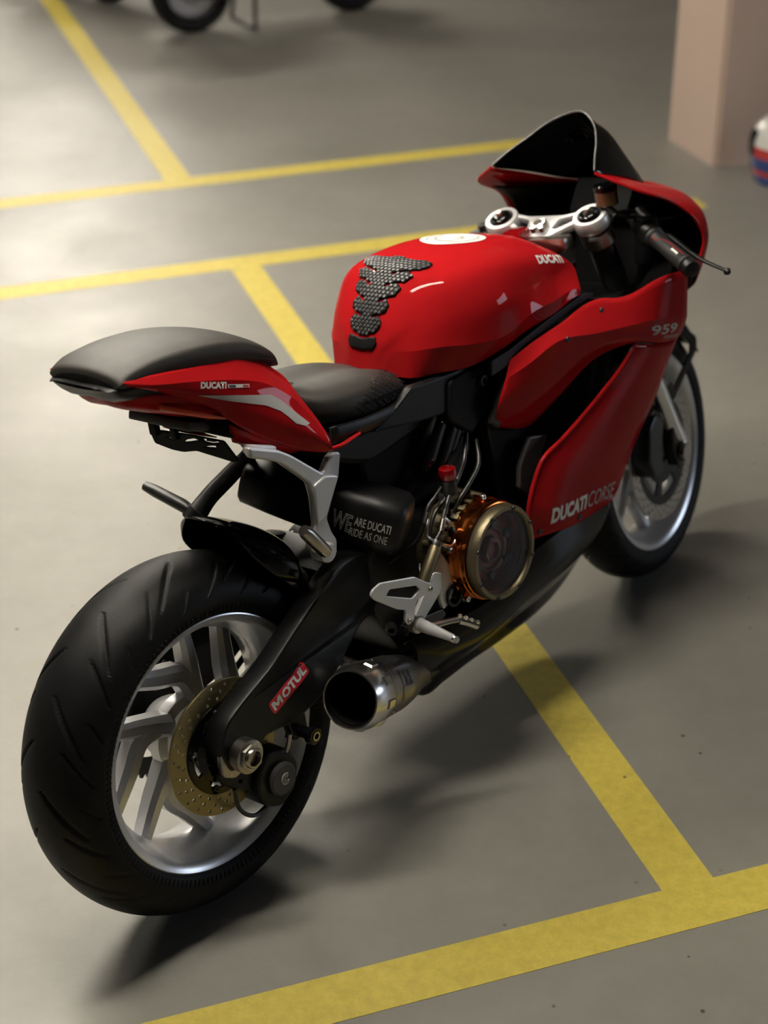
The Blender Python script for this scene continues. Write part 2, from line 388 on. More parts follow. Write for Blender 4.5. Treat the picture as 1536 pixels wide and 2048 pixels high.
tag(pil, 'pale pink painted square concrete pillar beyond the windscreen', 'pillar')
# ceiling lamps, twin tubes in a tray
WHERE = ['above the motorcycle', 'over the left of the bike tail', 'over the bay behind the bike', 'first of the far row at the back', 'second of the far row at the back', 'last of the far row at the back']
def lamp(u, v, i):
    R = Matrix(((-GB.x, GA.x, 0, 0), (-GB.y, GA.y, 0, 0), (0, 0, 1, 0), (0, 0, 0, 1)))
    M = Matrix.Translation(gp(u, v, CEIL-0.10)) @ R
    e = empty('ceiling_lamp', M)
    tag(e, 'white twin-tube ceiling lamp '+WHERE[i], 'lamp', 'ceiling lamps above the bays')
    box('lamp_tray', (0, 0, 0.065), (0.20, 1.62, 0.07), 'white', e, bev=0.006)
    for s in (-1, 1):
        cyl('tube', (0.055*s, -0.75, 0.005), (0, 1, 0), 0.014, 1.50, 'tube_light', e, seg=12)
        for q in (-1, 1): box('lamp_holder', (0.055*s, 0.76*q, 0.012), (0.03, 0.02, 0.05), 'white', e, bev=0.003)
for i, (u, v) in enumerate(LAMPS):
    lamp(u, v, i)

# ================================================================ the motorcycle (x forward, y left, z up; origin under the rear axle)
LEAN, YAW = 0.16339114, 0.85915356
ROOT = empty('motorcycle', Matrix.Translation((-0.31026682, 2.27828461, 0.0016)) @ Matrix.Rotation(YAW, 4, 'Z') @ Matrix.Rotation(-LEAN, 4, 'X'))
tag(ROOT, 'red sport motorcycle with black seat and silver wheels parked on the yellow-lined floor', 'motorcycle')
B = ROOT
RAKE = math.radians(24); STEER = 0.14819
_ax = V((-math.sin(RAKE), 0, math.cos(RAKE))); _so = V((1.527, 0, 0)); _SM = Matrix.Rotation(STEER, 3, _ax)
def st(p): return _SM @ (V(p)-_so) + _so
Y = (0, 1, 0)

# ---- wheels
def tyre(name, c, R, W, rb, wb, parent, xf=None, ng=13, nth=900):
    """tyre with grooves sunk into the tread"""
    prof = []
    NT = 64
    for k in range(NT+1):
        t = -PI/2 + PI*k/NT; prof.append((0.255+(R-0.255)*math.cos(t), W/2*math.sin(t), t))
    side_ = [(rb, -wb), (rb+0.006, -wb-0.004), (0.238, -W/2*0.965)]
    P = [(r, y, None) for r, y in side_]+prof+[(r, -y, None) for r, y in side_[::-1]]
    K = len(P); vs = []; c = V(c); sec = 2*PI/ng
    for i in range(nth):
        th = 2*PI*i/nth
        for r, y, t in P:
            rr_ = r
            if t is not None:
                s = abs(t)/(PI/2); sg = 1 if t > 0 else -1; ph = ((th + (sec*0.5 if sg > 0 else 0)) % sec)
                for (a0, b0, s0, s1, wd) in ((0.05, 0.62, 0.08, 0.66, 0.0075), (0.58, 0.42, 0.34, 0.84, 0.0060), (0.22, 0.22, 0.62, 0.90, 0.0045)):
                    if s0 < s < s1:
                        q = (s-s0)/(s1-s0); thc = sec*(a0 + b0*q); dd = abs(ph-thc); dd = min(dd, sec-dd)*r
                        wv = wd*math.sin(PI*min(max(q, 0.0), 1.0))**0.5
                        if dd < wv: rr_ = min(rr_, r-0.005*min(1.0, (1-dd/wv)*1.6))
            vs.append(c+V((rr_*math.cos(th), y, rr_*math.sin(th))))
    fs = [(i*K+k, i*K+k+1, ((i+1) % nth)*K+k+1, ((i+1) % nth)*K+k) for i in range(nth) for k in range(K-1)]
    o = mesh(name, vs, fs, 'rubber', parent, angle=None, xf=xf)
    # fine sidewall ribs on the shoulder band
    return o
def rimbarrel(name, c, parent, hw, xf=None):
    k = hw/0.078
    pr = [(0.2325, -0.078), (0.2325, -0.0735), (0.2215, -0.069), (0.2165, -0.050), (0.202, -0.022), (0.202, 0.022), (0.2165, 0.050), (0.2215, 0.069), (0.2325, 0.0735), (0.2325, 0.078),
          (0.2290, 0.0795), (0.2245, 0.0765), (0.2185, 0.0735), (0.2130, 0.066), (0.2075, 0.050), (0.194, 0.022), (0.192, 0.0), (0.194, -0.022), (0.2075, -0.050), (0.2130, -0.066), (0.2185, -0.0735), (0.2245, -0.0765), (0.2290, -0.0795)]
    return lathe(name, [(r, y*k) for r, y in pr], c, Y, 'wheel_silver', parent, seg=120, closed=True, xf=xf, angle=30)
def beam(name, P, wds, dep, m, parent, xf=None, ch=0.28, n=4, sharp=()):
    """chamfered spoke arm through points P (x,y,z) lying in a wheel plane, widths in plane, depths along y"""
    Q = spline(P, n, sharp); Wd = [q.x for q in spline([(w_, 0, 0) for w_ in wds], n)]; Dp = [q.x for q in spline([(w_, 0, 0) for w_ in dep], n)]
    vs = []; N = len(Q)
    for i, p in enumerate(Q):
        t = (Q[min(i+1, N-1)]-Q[max(i-1, 0)]); t.y = 0; t.normalize(); nn = V((-t.z, 0, t.x)); w2 = Wd[i]/2; d2 = Dp[i]/2; c = ch*Wd[i]
        for a, b in ((-w2, -d2+c), (-w2+c, -d2), (w2-c, -d2), (w2, -d2+c), (w2, d2-c), (w2-c, d2), (-w2+c, d2), (-w2, d2-c)): vs.append(p+nn*a+V((0, b, 0)))
    fs = [(i*8+k, i*8+(k+1) % 8, (i+1)*8+(k+1) % 8, (i+1)*8+k) for i in range(N-1) for k in range(8)]+[tuple(range(8)), tuple((N-1)*8+k for k in range(8))]
    return mesh(name, vs, fs, m, parent, xf=xf, angle=25)
def wheel(kind, c, hw, a0, xf=None, dep=0.034, yo=0.0):
    c = V(c); rim = rimbarrel(kind+'_wheel_rim', c, B, hw, xf)
    pol = lambda r, deg, y=0.0: c+V((r*math.cos(math.radians(deg)), y+yo, r*math.sin(math.radians(deg))))
    hub = lathe('hub', [(0.024, -0.062), (0.050, -0.062), (0.056, -0.050), (0.060, -0.02), (0.074, -0.012), (0.074, 0.012), (0.060, 0.02), (0.056, 0.050), (0.050, 0.062), (0.024, 0.062)], c, Y, 'wheel_silver', rim, seg=48, closed=True, xf=xf)
    for k in range(5):
        a = a0+72*k
        s1 = beam('spoke', [pol(0.060, a-6), pol(0.105, a+1), pol(0.198, a+9)], [0.046, 0.034, 0.026], [dep*1.5, dep*1.25, dep], 'wheel_silver', rim, xf, ch=0.26)
        s2 = beam('spoke', [pol(0.075, a-2), pol(0.112, a+14), pol(0.140, a+37), pol(0.199, a+54)], [0.036, 0.038, 0.036, 0.027], [dep*1.3, dep*1.3, dep*1.2, dep], 'wheel_silver', rim, xf, ch=0.26)
        g = side('spoke_web', [rnd([( (pol(0.104, a+7)).x, (pol(0.104, a+7)).z), ((pol(0.128, a+6)).x, (pol(0.128, a+6)).z), ((pol(0.121, a+20)).x, (pol(0.121, a+20)).z)], 0.004)], c.y+yo, dep*0.8, 'wheel_silver', rim, 0.002, xf)
    return rim
RC = V((0, 0, 0.324)); FC = V((1.431, 0, 0.300))
tyre('rear_tyre', RC, 0.324, 0.180, 0.224, 0.073, B)
rw = wheel('rear', RC, 0.078, 144)
# ribbed band moulded into the lower sidewall
for s in (-1,):
    vs = []; fs = []
    for i in range(150):
        th = 2*PI*i/150; 
        for q, dth in ((0, 0), (1, 0.0125)):
            for r in (0.2385, 0.2500):
                vs.append(RC+V((r*math.cos(th+dth), s*(0.0873+(0.003 if r > 0.245 else 0)), r*math.sin(th+dth))))
        b_ = i*4; fs.append((b_, b_+1, b_+3, b_+2))
    o = mesh('sidewall_ribs', vs, fs, 'rubber', B, smooth=False)
    md = o.modifiers.new('t', 'SOLIDIFY'); md.thickness = 0.0016; md.offset = 0
tyre('front_tyre', FC, 0.300, 0.120, 0.224, 0.049, B, xf=st, nth=540)
fwl = wheel('front', FC, 0.054, 144, xf=st, dep=0.026)

def disc(name, c, R, r, y, th, m, parent, holes, xf=None, waves=0):
    outer = []
    n = 144
    for i in range(n):
        a = 2*PI*i/n; q = R-(0.0025*(1-math.cos(a*waves))*0.5 if waves else 0); outer.append((c.x+q*math.cos(a), c.z+q*math.sin(a)))
    loops = [outer, circ(c.x, c.z, r, 72)]
    for hr, na, ph, rad in holes:
        for i in range(na):
            a = 2*PI*i/na+ph; loops.append(circ(c.x+hr*math.cos(a), c.z+hr*math.sin(a), rad, 10))
    return side(name, loops, y, th, m, parent, 0.0006, xf)
def carrier(name, c, R, y, m, parent, xf=None, n=5):
    loops = [circ(c.x, c.z, R, 60), circ(c.x, c.z, 0.030, 30)]
    for i in range(n):
        a0 = 2*PI*i/n; lp = []
        for t in range(7): a = a0+0.25+0.75*t/6; lp.append((c.x+R*0.84*math.cos(a), c.z+R*0.84*math.sin(a)))
        for t in range(7): a = a0+1.0-0.75*t/6; lp.append((c.x+R*0.60*math.cos(a), c.z+R*0.60*math.sin(a)))
        loops.append(lp)
    return side(name, loops, y, 0.006, m, parent, 0.001, xf)
rd = disc('rear_brake_disc', RC, 0.1225, 0.080, -0.094, 0.005, 'disc_steel', B, [(0.114, 24, 0.0, 0.0033), (0.103, 24, 0.09, 0.0033), (0.092, 24, 0.18, 0.0033)])
cr = carrier('disc_carrier', RC, 0.084, -0.096, 'black_gloss', rd)
lathe('disc_bell', [(0.034, -0.062), (0.050, -0.062), (0.062, -0.094), (0.062, -0.099), (0.050, -0.101), (0.036, -0.108), (0.034, -0.108)], RC, Y, 'black_gloss', rd, seg=48, closed=True)
for i in range(5):
    a = 2*PI*i/5+0.4; bolt(rd, RC+V((0.072*math.cos(a), -0.099, 0.072*math.sin(a))), (0, -1, 0), 0.006, 0.005, 'dark_metal')
# axle, nut, adjuster block
ax_ = cyl('rear_axle', (0, -0.165, 0.324), Y, 0.0135, 0.33, 'steel', B)
for s in (-1, 1):
    nut = lathe('axle_nut', [(0.0135, 0.036), (0.0165, 0.036), (0.0185, 0.033), (0.0185, 0.026), (0.030, 0.024), (0.030, 0.0), (0.0135, 0.0)], (0, s*0.138, 0.324), (0, s, 0), 'steel', B, seg=48, closed=True)
    hexn = [(0.0255*math.cos(PI/3*i+0.2), 0.324+0.0255*math.sin(PI/3*i+0.2)) for i in range(6)]
    side('nut_hex', [rnd(hexn, 0.003), circ(0, 0.324, 0.018, 24)], s*0.163, 0.012, 'steel', nut, 0.001)
    side('adjuster_block', [rnd([(-0.045, 0.300), (-0.040, 0.352), (0.020, 0.366), (0.036, 0.352), (0.034, 0.298), (-0.02, 0.285)], 0.006), circ(0, 0.324, 0.014, 24)], s*0.131, 0.014, 'steel', nut, 0.0015)
# rear caliper and its bracket
br = side('caliper_bracket', [rnd([(-0.045, 0.30), (-0.02, 0.29), (0.03, 0.29), (0.10, 0.25), (0.125, 0.20), (0.07, 0.185), (0.02, 0.23), (-0.035, 0.27)], 0.008), circ(0.0, 0.262, 0.004, 8)], -0.118, 0.010, 'black_satin', B)
cal = side('rear_caliper', [rnd([(0.030, 0.262), (0.062, 0.288), (0.110, 0.272), (0.128, 0.232), (0.112, 0.190), (0.072, 0.170), (0.036, 0.190), (0.022, 0.225)], 0.014, 4)], -0.104, 0.062, 'black_satin', B, 0.006)
cyl('piston_boss', (0.078, -0.135, 0.228), (0, -1, 0), 0.031, 0.012, 'dark_grey', cal, bev=0.004)
text('caliper_logo', 'C', (0.069, -0.1476, 0.217), (0.088, -0.1476, 0.217), (0.069, -0.1476, 0.240), 'print_grey', cal, outline=0.045)
text('caliper_logo', 'c', (0.0745, -0.1476, 0.2225), (0.0855, -0.1476, 0.2225), (0.0745, -0.1476, 0.2345), 'print_grey', cal, outline=0.06)
tube('bleed_nipple', [(0.105, -0.13, 0.262), (0.112, -0.135, 0.280), (0.116, -0.138, 0.298)], 0.0045, 'steel', cal, seg=8)
tube('brake_hose', [(0.060, -0.118, 0.182), (0.020, -0.122, 0.180), (-0.015, -0.125, 0.215), (-0.02, -0.128, 0.26)], 0.004, 'cable', cal, seg=8)
tube('caliper_hose', [(0.118, -0.125, 0.285), (0.16, -0.118, 0.33), (0.25, -0.112, 0.42), (0.33, -0.10, 0.50)], 0.004, 'cable', cal, seg=8)

# ---- swingarm
SA = [(-0.046, 0.352), (-0.020, 0.392), (0.022, 0.412), (0.100, 0.441), (0.163, 0.477), (0.225, 0.510), (0.315, 0.541), (0.372, 0.534), (0.440, 0.500), (0.440, 0.420), (0.395, 0.400), (0.340, 0.402), (0.255, 0.354), (0.193, 0.323), (0.131, 0.312), (0.061, 0.326), (0.030, 0.300), (-0.030, 0.298)]
def sabend(s):
    def f(q):
        k = max(0.0, (q.x-0.20)/0.24); return V((q.x, q.y-s*0.045*k*k, q.z))
    return f
sw = side('swingarm', [rnd(SA, 0.016, 4)], -0.118, 0.044, 'black_satin', B, 0.006, bend=sabend(-1))
BVHS['swing'] = BVHTree.FromPolygons([v.co.copy() for v in sw.data.vertices], [tuple(p.vertices) for p in sw.data.polygons])
side('swingarm_beam', [rnd(SA, 0.016, 4)], 0.118, 0.044, 'black_satin', sw, 0.006, bend=sabend(1))
box('swingarm_bridge', (0.375, 0, 0.475), (0.075, 0.20, 0.10), 'black_satin', sw, 0.02, rot=ry(-25))
ms = [(0.0775, -0.15, 0.3790), (0.0880, -0.15, 0.3520), (0.1895, -0.15, 0.3860), (0.1790, -0.15, 0.4105)]
def rquad(P, r=0.14, n=4):
    P = [V(p) for p in P]; out = []
    for i in range(4):
        p = P[i]; a = P[i-1]; b = P[(i+1) % 4]; k = min((a-p).length, (b-p).length)*r*2; A = p+(a-p).normalized()*k; Bq = p+(b-p).normalized()*k
        for s in range(n+1): t = s/n; out.append(A*(1-t)**2+p*2*t*(1-t)+Bq*t*t)
    return out
stk = decal('sticker', rquad(ms), 'decal_red', sw, 'swing', (0, 1, 0), 0.0006)
mLL, mU, mW = V((0.0905, -0.15, 0.3590)), V((0.0920, 0, 0.0305)), V((-0.0062, 0, 0.0168))
MM = [(0, 0), (.22, 0), (.22, .56), (.42, .14), (.58, .14), (.78, .56), (.78, 0), (1, 0), (1, 1), (.72, 1), (.5, .50), (.28, 1), (0, 1)]
decal('sticker_lettering', [mLL+mU*(a*0.255)+mW*b for a, b in MM], 'white', sw, 'swing', (0, 1, 0), 0.0012)
text('sticker_lettering', 'OTUL', mLL+mU*0.285, mLL+mU, mLL+mU*0.285+mW, 'white', sw, bold=0.05, key='swing', d=(0, 1, 0), eps=0.0012)
for s in (-1, 1):
    sp = lathe('paddock_spool', [(0.0, 0.0), (0.011, 0.0), (0.011, 0.022), (0.0165, 0.026), (0.0165, 0.036), (0.014, 0.039), (0.0085, 0.039), (0.0085, 0.033), (0, 0.033)], (0.140, s*0.139, 0.292), (0, s, 0), 'black_gloss', B, seg=32)
    lathe('spool_ring', [(0.0055, 0.0), (0.0085, 0.0), (0.0085, 0.0012), (0.0055, 0.0012)], (0.140, s*0.1785, 0.292), (0, s, 0), 'steel', sp, seg=24, closed=True)
    side('spool_mount', [rnd([(0.115, 0.325), (0.160, 0.330), (0.160, 0.280), (0.125, 0.276)], 0.008)], s*0.128, 0.02, 'black_satin', sp, 0.003)
# chain side (left)
spk = []
for i in range(42*4):
    a = 2*PI*i/(42*4); q = 0.108 if i % 4 in (0, 1) else 0.1005; spk.append((q*math.cos(a), 0.324+q*math.sin(a)))
side('sprocket', [spk, circ(0, 0.324, 0.07, 40)], 0.088, 0.006, 'dark_metal', B, 0.0008)
for zo, zz in ((0.105, 0.530), (-0.105, 0.455)): tube('drive_chain', [(0.0, 0.088, 0.324+zo), (0.24, 0.088, 0.324+zo+(zz-0.324-zo)*0.5), (0.48, 0.088, zz)], 0.008, 'dark_metal', B, n=4, seg=6, flat=0.6)
# rear hugger
HG = []
for deg, hw, ex in ((112, 0.075, 0.006), (100, 0.088, 0.008), (88, 0.094, 0.010), (70, 0.096, 0.012), (38, 0.098, 0.016), (24, 0.100, 0.016), (10, 0.100, 0.014)):
    a = math.radians(deg); r = 0.324+0.016+ex; col = []
    for (yy, dr) in ((0, 0.004), (0.45, 0.0), (0.8, -0.018), (1.0, -0.045), (1.04, -0.075)):
        col.append((0.0+(r+dr)*math.cos(a)+(0.02 if deg > 95 else 0), -hw*yy, 0.324+(r+dr)*math.sin(a)))
    HG.append(col)
HG[0] = [(0.118, 0.0, 0.687), (0.119, -0.014, 0.686), (0.121, -0.028, 0.684), (0.124, -0.040, 0.680), (0.127, -0.045, 0.675)]
HG[1] = [(0.142, 0.0, 0.677), (0.143, -0.035, 0.673), (0.145, -0.066, 0.663), (0.147, -0.086, 0.645), (0.150, -0.094, 0.612)]
HG[2] = [(0.185, 0.0, 0.656), (0.186, -0.04, 0.652), (0.188, -0.075, 0.638), (0.190, -0.098, 0.612), (0.190, -0.104, 0.560)]
HG[3] = [(0.245, 0.0, 0.612), (0.245, -0.04, 0.608), (0.244, -0.076, 0.594), (0.240, -0.098, 0.570), (0.230, -0.104, 0.525)]
hgo = surf('rear_fender', full(HG), 'black_gloss', B, 5, 4, thick=0.003, out=(0, 0, 1))
# panel control points, metres in the motorcycle frame
GR={}
GR['TAIL']=[[(-0.047,-0.089,1.006),(-0.048,-0.090,1.005),(-0.047,-0.090,1.003),(-0.046,-0.089,1.000)],
[(0.000,-0.095,1.001),(-0.006,-0.104,0.989),(0.002,-0.103,0.980),(0.014,-0.097,0.969)],
[(0.080,-0.100,0.987),(0.064,-0.112,0.970),(0.062,-0.111,0.955),(0.066,-0.102,0.937)],
[(0.143,-0.100,0.974),(0.123,-0.117,0.953),(0.110,-0.117,0.929),(0.106,-0.108,0.908)],
[(0.180,-0.098,0.967),(0.160,-0.119,0.940),(0.142,-0.120,0.909),(0.133,-0.112,0.877)],
[(0.231,-0.088,0.944),(0.213,-0.118,0.916),(0.188,-0.125,0.878),(0.169,-0.118,0.843)],
[(0.269,-0.085,0.910),(0.254,-0.118,0.885),(0.230,-0.130,0.845),(0.217,-0.122,0.806)],
[(0.295,-0.088,0.882),(0.280,-0.120,0.859),(0.262,-0.134,0.821),(0.257,-0.126,0.780)],
[(0.309,-0.098,0.850),(0.297,-0.124,0.830),(0.286,-0.138,0.802),(0.289,-0.130,0.765)],
[(0.320,-0.118,0.813),(0.312,-0.132,0.800),(0.307,-0.140,0.779),(0.313,-0.134,0.756)],
[(0.326,-0.136,0.777),(0.324,-0.139,0.773),(0.323,-0.140,0.765),(0.326,-0.136,0.754)]]
GR['TAILLOW']=[[(0.135,-0.105,0.870),(0.137,-0.100,0.858),(0.151,-0.085,0.829)],
[(0.169,-0.118,0.843),(0.167,-0.112,0.831),(0.186,-0.090,0.807)],
[(0.217,-0.122,0.806),(0.210,-0.115,0.799),(0.227,-0.095,0.784)],
[(0.263,-0.124,0.776),(0.259,-0.115,0.773),(0.271,-0.095,0.762)]]
GR['FU']=[[(0.799,-0.165,0.759),(0.773,-0.172,0.731),(0.748,-0.172,0.694),(0.752,-0.152,0.637)],
[(0.837,-0.170,0.769),(0.816,-0.186,0.742),(0.812,-0.180,0.687),(0.849,-0.155,0.605)],
[(0.953,-0.175,0.783),(0.906,-0.204,0.766),(0.900,-0.195,0.709),(0.920,-0.170,0.634)],
[(1.075,-0.180,0.795),(1.013,-0.215,0.747),(1.026,-0.208,0.717),(1.052,-0.192,0.685)],
[(1.136,-0.200,0.782),(1.119,-0.226,0.730),(1.121,-0.224,0.708),(1.132,-0.216,0.687)],
[(1.218,-0.238,0.800),(1.217,-0.238,0.715),(1.216,-0.232,0.686),(1.226,-0.218,0.653)],
[(1.321,-0.238,0.787),(1.326,-0.226,0.682),(1.324,-0.218,0.659),(1.323,-0.198,0.627)]]
GR['FB']=[[(1.140,-0.218,0.684),(1.177,-0.224,0.670),(1.232,-0.219,0.651),(1.323,-0.198,0.627)],
[(1.105,-0.217,0.660),(1.149,-0.220,0.636),(1.203,-0.214,0.611),(1.292,-0.192,0.583)],
[(1.013,-0.212,0.617),(1.058,-0.218,0.592),(1.124,-0.212,0.564),(1.249,-0.182,0.517)],
[(0.881,-0.205,0.569),(0.937,-0.214,0.533),(1.026,-0.210,0.494),(1.203,-0.178,0.473)],
[(0.820,-0.200,0.548),(0.868,-0.212,0.510),(0.962,-0.208,0.462),(1.140,-0.172,0.403)],
[(0.796,-0.197,0.516),(0.840,-0.210,0.478),(0.924,-0.207,0.435),(1.104,-0.168,0.357)],
[(0.770,-0.192,0.450),(0.819,-0.208,0.436),(0.905,-0.205,0.407),(1.090,-0.168,0.349)],
[(0.785,-0.185,0.391),(0.823,-0.200,0.390),(0.890,-0.200,0.376),(1.029,-0.172,0.348)]]

# ---- exhaust
EO = V((0.213, -0.200, 0.333)); EI = V((0.455, -0.122, 0.238)); ed = (EO-EI).normalized(); el = (EO-EI).length
ex = lathe('exhaust_silencer', [(0.030, -0.06), (0.034, 0.0), (0.047, 0.06), (0.054, 0.11), (0.057, el*0.72), (0.057, el-0.03)], EI, ed, 'steel', B, seg=64)
cap_ = lathe('end_cap', [(0.0575, el-0.075), (0.0595, el-0.070), (0.0605, el-0.052), (0.0605, el-0.030), (0.056, el-0.008), (0.053, el), (0.0500, el), (0.0485, el-0.006), (0.0475, el-0.08), (0.0475, el-0.14), (0.0, el-0.14)], EI, ed, 'bright_alu', ex, seg=64)
lathe('baffle', [(0.0470, el-0.012), (0.0470, el-0.13), (0.0, el-0.13)], EI, ed, 'black_matte', ex, seg=48)
fa, fb, fc = frame(ed)
for i in range(9):
    a = 2*PI*i/9+0.2; d_ = fa*math.cos(a)+fb*math.sin(a)
    t_ = ed.cross(d_)
    c_ = EI+ed*(el-0.045)+d_*0.0600
    vs = []
    for su_, sv_, sw_ in ((-1, -1, 0), (1, -1, 0), (1, 1, 0), (-1, 1, 0), (-0.8, -0.8, 1), (0.8, -0.8, 1), (0.8, 0.8, 1), (-0.8, 0.8, 1)):
        vs.append(c_+t_*su_*0.0085+ed*sv_*0.014+d_*(sw_*0.0030+0.0004))
    mesh('cap_lug', vs, [(0, 1, 2, 3), (4, 5, 6, 7), (0, 1, 5, 4), (1, 2, 6, 5), (2, 3, 7, 6), (3, 0, 4, 7)], 'bright_alu', ex, smooth=False)
    if i % 3 == 0: bolt(ex, EI+ed*(el-0.082)+(fa*math.cos(a+0.3)+fb*math.sin(a+0.3))*0.0565, fa*math.cos(a+0.3)+fb*math.sin(a+0.3), 0.004, 0.003, 'bright_alu', 'rivet')
# maker's plate, wrapped on the silencer
def expt(ang, h, r): return EI+ed*h+(fa*math.cos(ang)+fb*math.sin(ang))*r
def ang_of(p):
    q = V(p)-EI; return math.atan2(q.dot(fb), q.dot(fa))
A0 = ang_of((0.30, -0.30, 0.345))
def patch(name, a_lo, a_hi, h_lo, h_hi, r, m, parent, n=8):
    vs = []; fs = []
    for i in range(n+1):
        for h in (h_lo, h_hi): vs.append(expt(a_lo+(a_hi-a_lo)*i/n, h, r(h)))
    fs = [(2*i, 2*i+1, 2*i+3, 2*i+2) for i in range(n)]
    return mesh(name, vs, fs, m, parent)
er = lambda h: 0.0575 if h > el*0.72 else 0.0541+(0.0575-0.0541)*(h-0.11)/(el*0.72-0.11)
pl_ = patch('maker_plate', A0-0.55, A0+0.55, 0.108, 0.162, lambda h: er(h)+0.0006, 'steel', ex)
def wrap(q):      # local plate coords carried in q.x (around) q.y (along)
    return expt(A0+q.x, q.y, er(q.y)+0.0014)
text('plate_lettering', 'NURSE', (-0.10, 0.157, 0), (-0.10, 0.113, 0), (0.42, 0.157, 0), 'print_dark', ex, bold=0.05, curve=wrap)
tube('exhaust_pipe', [tuple(EI-ed*0.02), (0.50, -0.12, 0.235), (0.58, -0.08, 0.26), (0.66, -0.05, 0.30)], 0.030, 'dark_metal', ex, seg=20)

# ---- passenger pad
def padcol(x, w_, zt, zb):
    return [(x, 0, zt+0.005), (x, -w_*0.45, zt+0.003), (x, -w_*0.84, zt-0.004), (x, -w_*0.96, zt-0.009), (x, -w_, (zt+zb)/2-0.003), (x, -w_*0.96, zb)]
PAD = [padcol(-0.056, 0.078, 1.004, 0.997), padcol(-0.052, 0.087, 1.013, 0.995), padcol(-0.036, 0.091, 1.020, 0.992), padcol(0.02, 0.096, 1.026, 0.988), padcol(0.09, 0.102, 1.022, 0.980), padcol(0.16, 0.103, 1.009, 0.968),
       padcol(0.215, 0.098, 0.990, 0.952), padcol(0.255, 0.090, 0.968, 0.936), padcol(0.285, 0.078, 0.945, 0.922), padcol(0.303, 0.062, 0.922, 0.908)]
pad = surf('passenger_seat', full(PAD), 'leather', B, 4, 4, cap=True)
# ---- rear cowl
GT = GR['TAIL']
for s in (1, -1):
    g = GT if s == 1 else mir(GT)
    o = surf('tail_cowl', g, 'red', B, 5, 6, shv=(1,), thick=0.0025, key='tail' if s == 1 else None, out=(0, -s, 0))
    gl = GR['TAILLOW'] if s == 1 else mir(GR['TAILLOW'])
    lw_ = surf('tail_side_vent', gl, 'red', o, 4, 4, thick=0.002, out=(0, -s, 0))
# bridge between the pad and the rider seat
top = [c[0] for c in GT[3:10]]
BR = [[(p[0]+0.012*k, 0, p[2]+dz), (p[0]+0.008*k, p[1]*0.55, p[2]+dz*0.9), (p[0], p[1]*0.985, p[2]+0.0012), (p[0], p[1]*1.0, p[2]-0.006)] for (p, k, dz) in zip(top, (0.0, 0.5, 4.0, 3.6, 2.6, 1.2, 0.6), (-0.004, -0.004, -0.010, -0.006, 0.004, 0.012, 0.012))]
surf('tail_bridge', full(BR), 'red', B, 5, 5, thick=0.002, out=(0.5, 0, 1))
# black undertray and the red tail underneath
def uc(x, w_, zt, zb): return [(x, 0, zt), (x, -w_*0.7, zt), (x, -w_, zt-0.004), (x, -w_*0.96, (zt+zb)/2), (x, -w_*0.75, zb), (x, 0, zb-0.003)]
UT = [uc(-0.068, 0.070, 0.998, 0.994), uc(-0.050, 0.086, 0.996, 0.975), uc(0.0, 0.090, 0.990, 0.958), uc(0.06, 0.093, 0.980, 0.930), uc(0.12, 0.095, 0.968, 0.905), uc(0.19, 0.092, 0.938, 0.868), uc(0.27, 0.090, 0.868, 0.825)]
surf('undertray', [c + [(p[0], -p[1], p[2]) for p in c[-2:0:-1]] + [c[0]] for c in UT], 'black_satin', B, 4, 3, cap=True)
RT = [uc(-0.045, 0.040, 0.976, 0.970), uc(-0.030, 0.064, 0.976, 0.955), uc(0.01, 0.082, 0.968, 0.935), uc(0.06, 0.092, 0.955, 0.912), uc(0.11, 0.0985, 0.936, 0.888), uc(0.15, 0.099, 0.915, 0.868)]
rt = surf('tail_underside', [c + [(p[0], -p[1], p[2]) for p in c[-2:0:-1]] + [c[0]] for c in RT], 'red', B, 4, 3, cap=True)
for s in (-1, 1):
    tube('tail_light', [(0.020, s*0.080, 0.938), (0.06, s*0.091, 0.917), (0.105, s*0.0975, 0.895), (0.140, s*0.0985, 0.880)], 0.0050, 'tail_lens', B, seg=8)
box('tail_filler', (0.180, 0, 0.846), (0.10, 0.196, 0.046), 'black_matte', B, 0.006, rot=ry(30))
# number plate holder: bracket plates cut from black sheet
def hpl(u, v): return V((0.104+0.035*u, 0.060-0.155*u, 0.836-0.004*u)) + V((-0.010, 0, 0.040))*v
O_, U_, W_ = hpl(0, 0), hpl(1, 0)-hpl(0, 0), hpl(0, 1)-hpl(0, 0)
cut1 = [(0.40, -0.15), (0.46, 0.03), (0.56, 0.12), (0.64, 0.10), (0.58, 0.0), (0.48, -0.10)]
cut2 = [(0.62, -0.30), (0.80, -0.28), (0.80, -0.14), (0.72, -0.18)]
cut3 = [(0.17, 0.02), (0.30, 0.05), (0.30, -0.12), (0.26, -0.10)]
cut4 = [(0.62, 0.14), (0.72, 0.16), (0.70, 0.06), (0.80, 0.04), (0.86, 0.10), (0.88, 0.02), (0.76, -0.06), (0.68, -0.02)]
ul, wl = U_.length, W_.length
sc2 = lambda l: [(a*ul, b*wl) for a, b in l]
holder = plate('plate_holder', [rnd(sc2([(0.0, 0.30), (0.16, 0.32), (0.55, 0.26), (0.93, 0.12), (1.02, -0.85), (0.94, -0.90), (0.52, -0.52), (0.34, -0.66), (0.20, -0.60), (0.0, -0.35)]), 0.004)] + [sc2(c) for c in (cut1, cut2, cut3, cut4)], O_, U_.normalized(), W_.normalized(), 0.004, 'black_matte', B, 0.0006)
box('holder_arm', tuple(hpl(0.08, 0.55)), (0.012, 0.018, 0.034), 'black_matte', holder, 0.003)
box('holder_arm', tuple(hpl(0.33, 0.50)), (0.010, 0.014, 0.040), 'black_matte', holder, 0.003)
box('holder_crossbar', (0.098, 0.0, 0.876), (0.050, 0.15, 0.016), 'dark_grey', holder, 0.004, rot=ry(18))

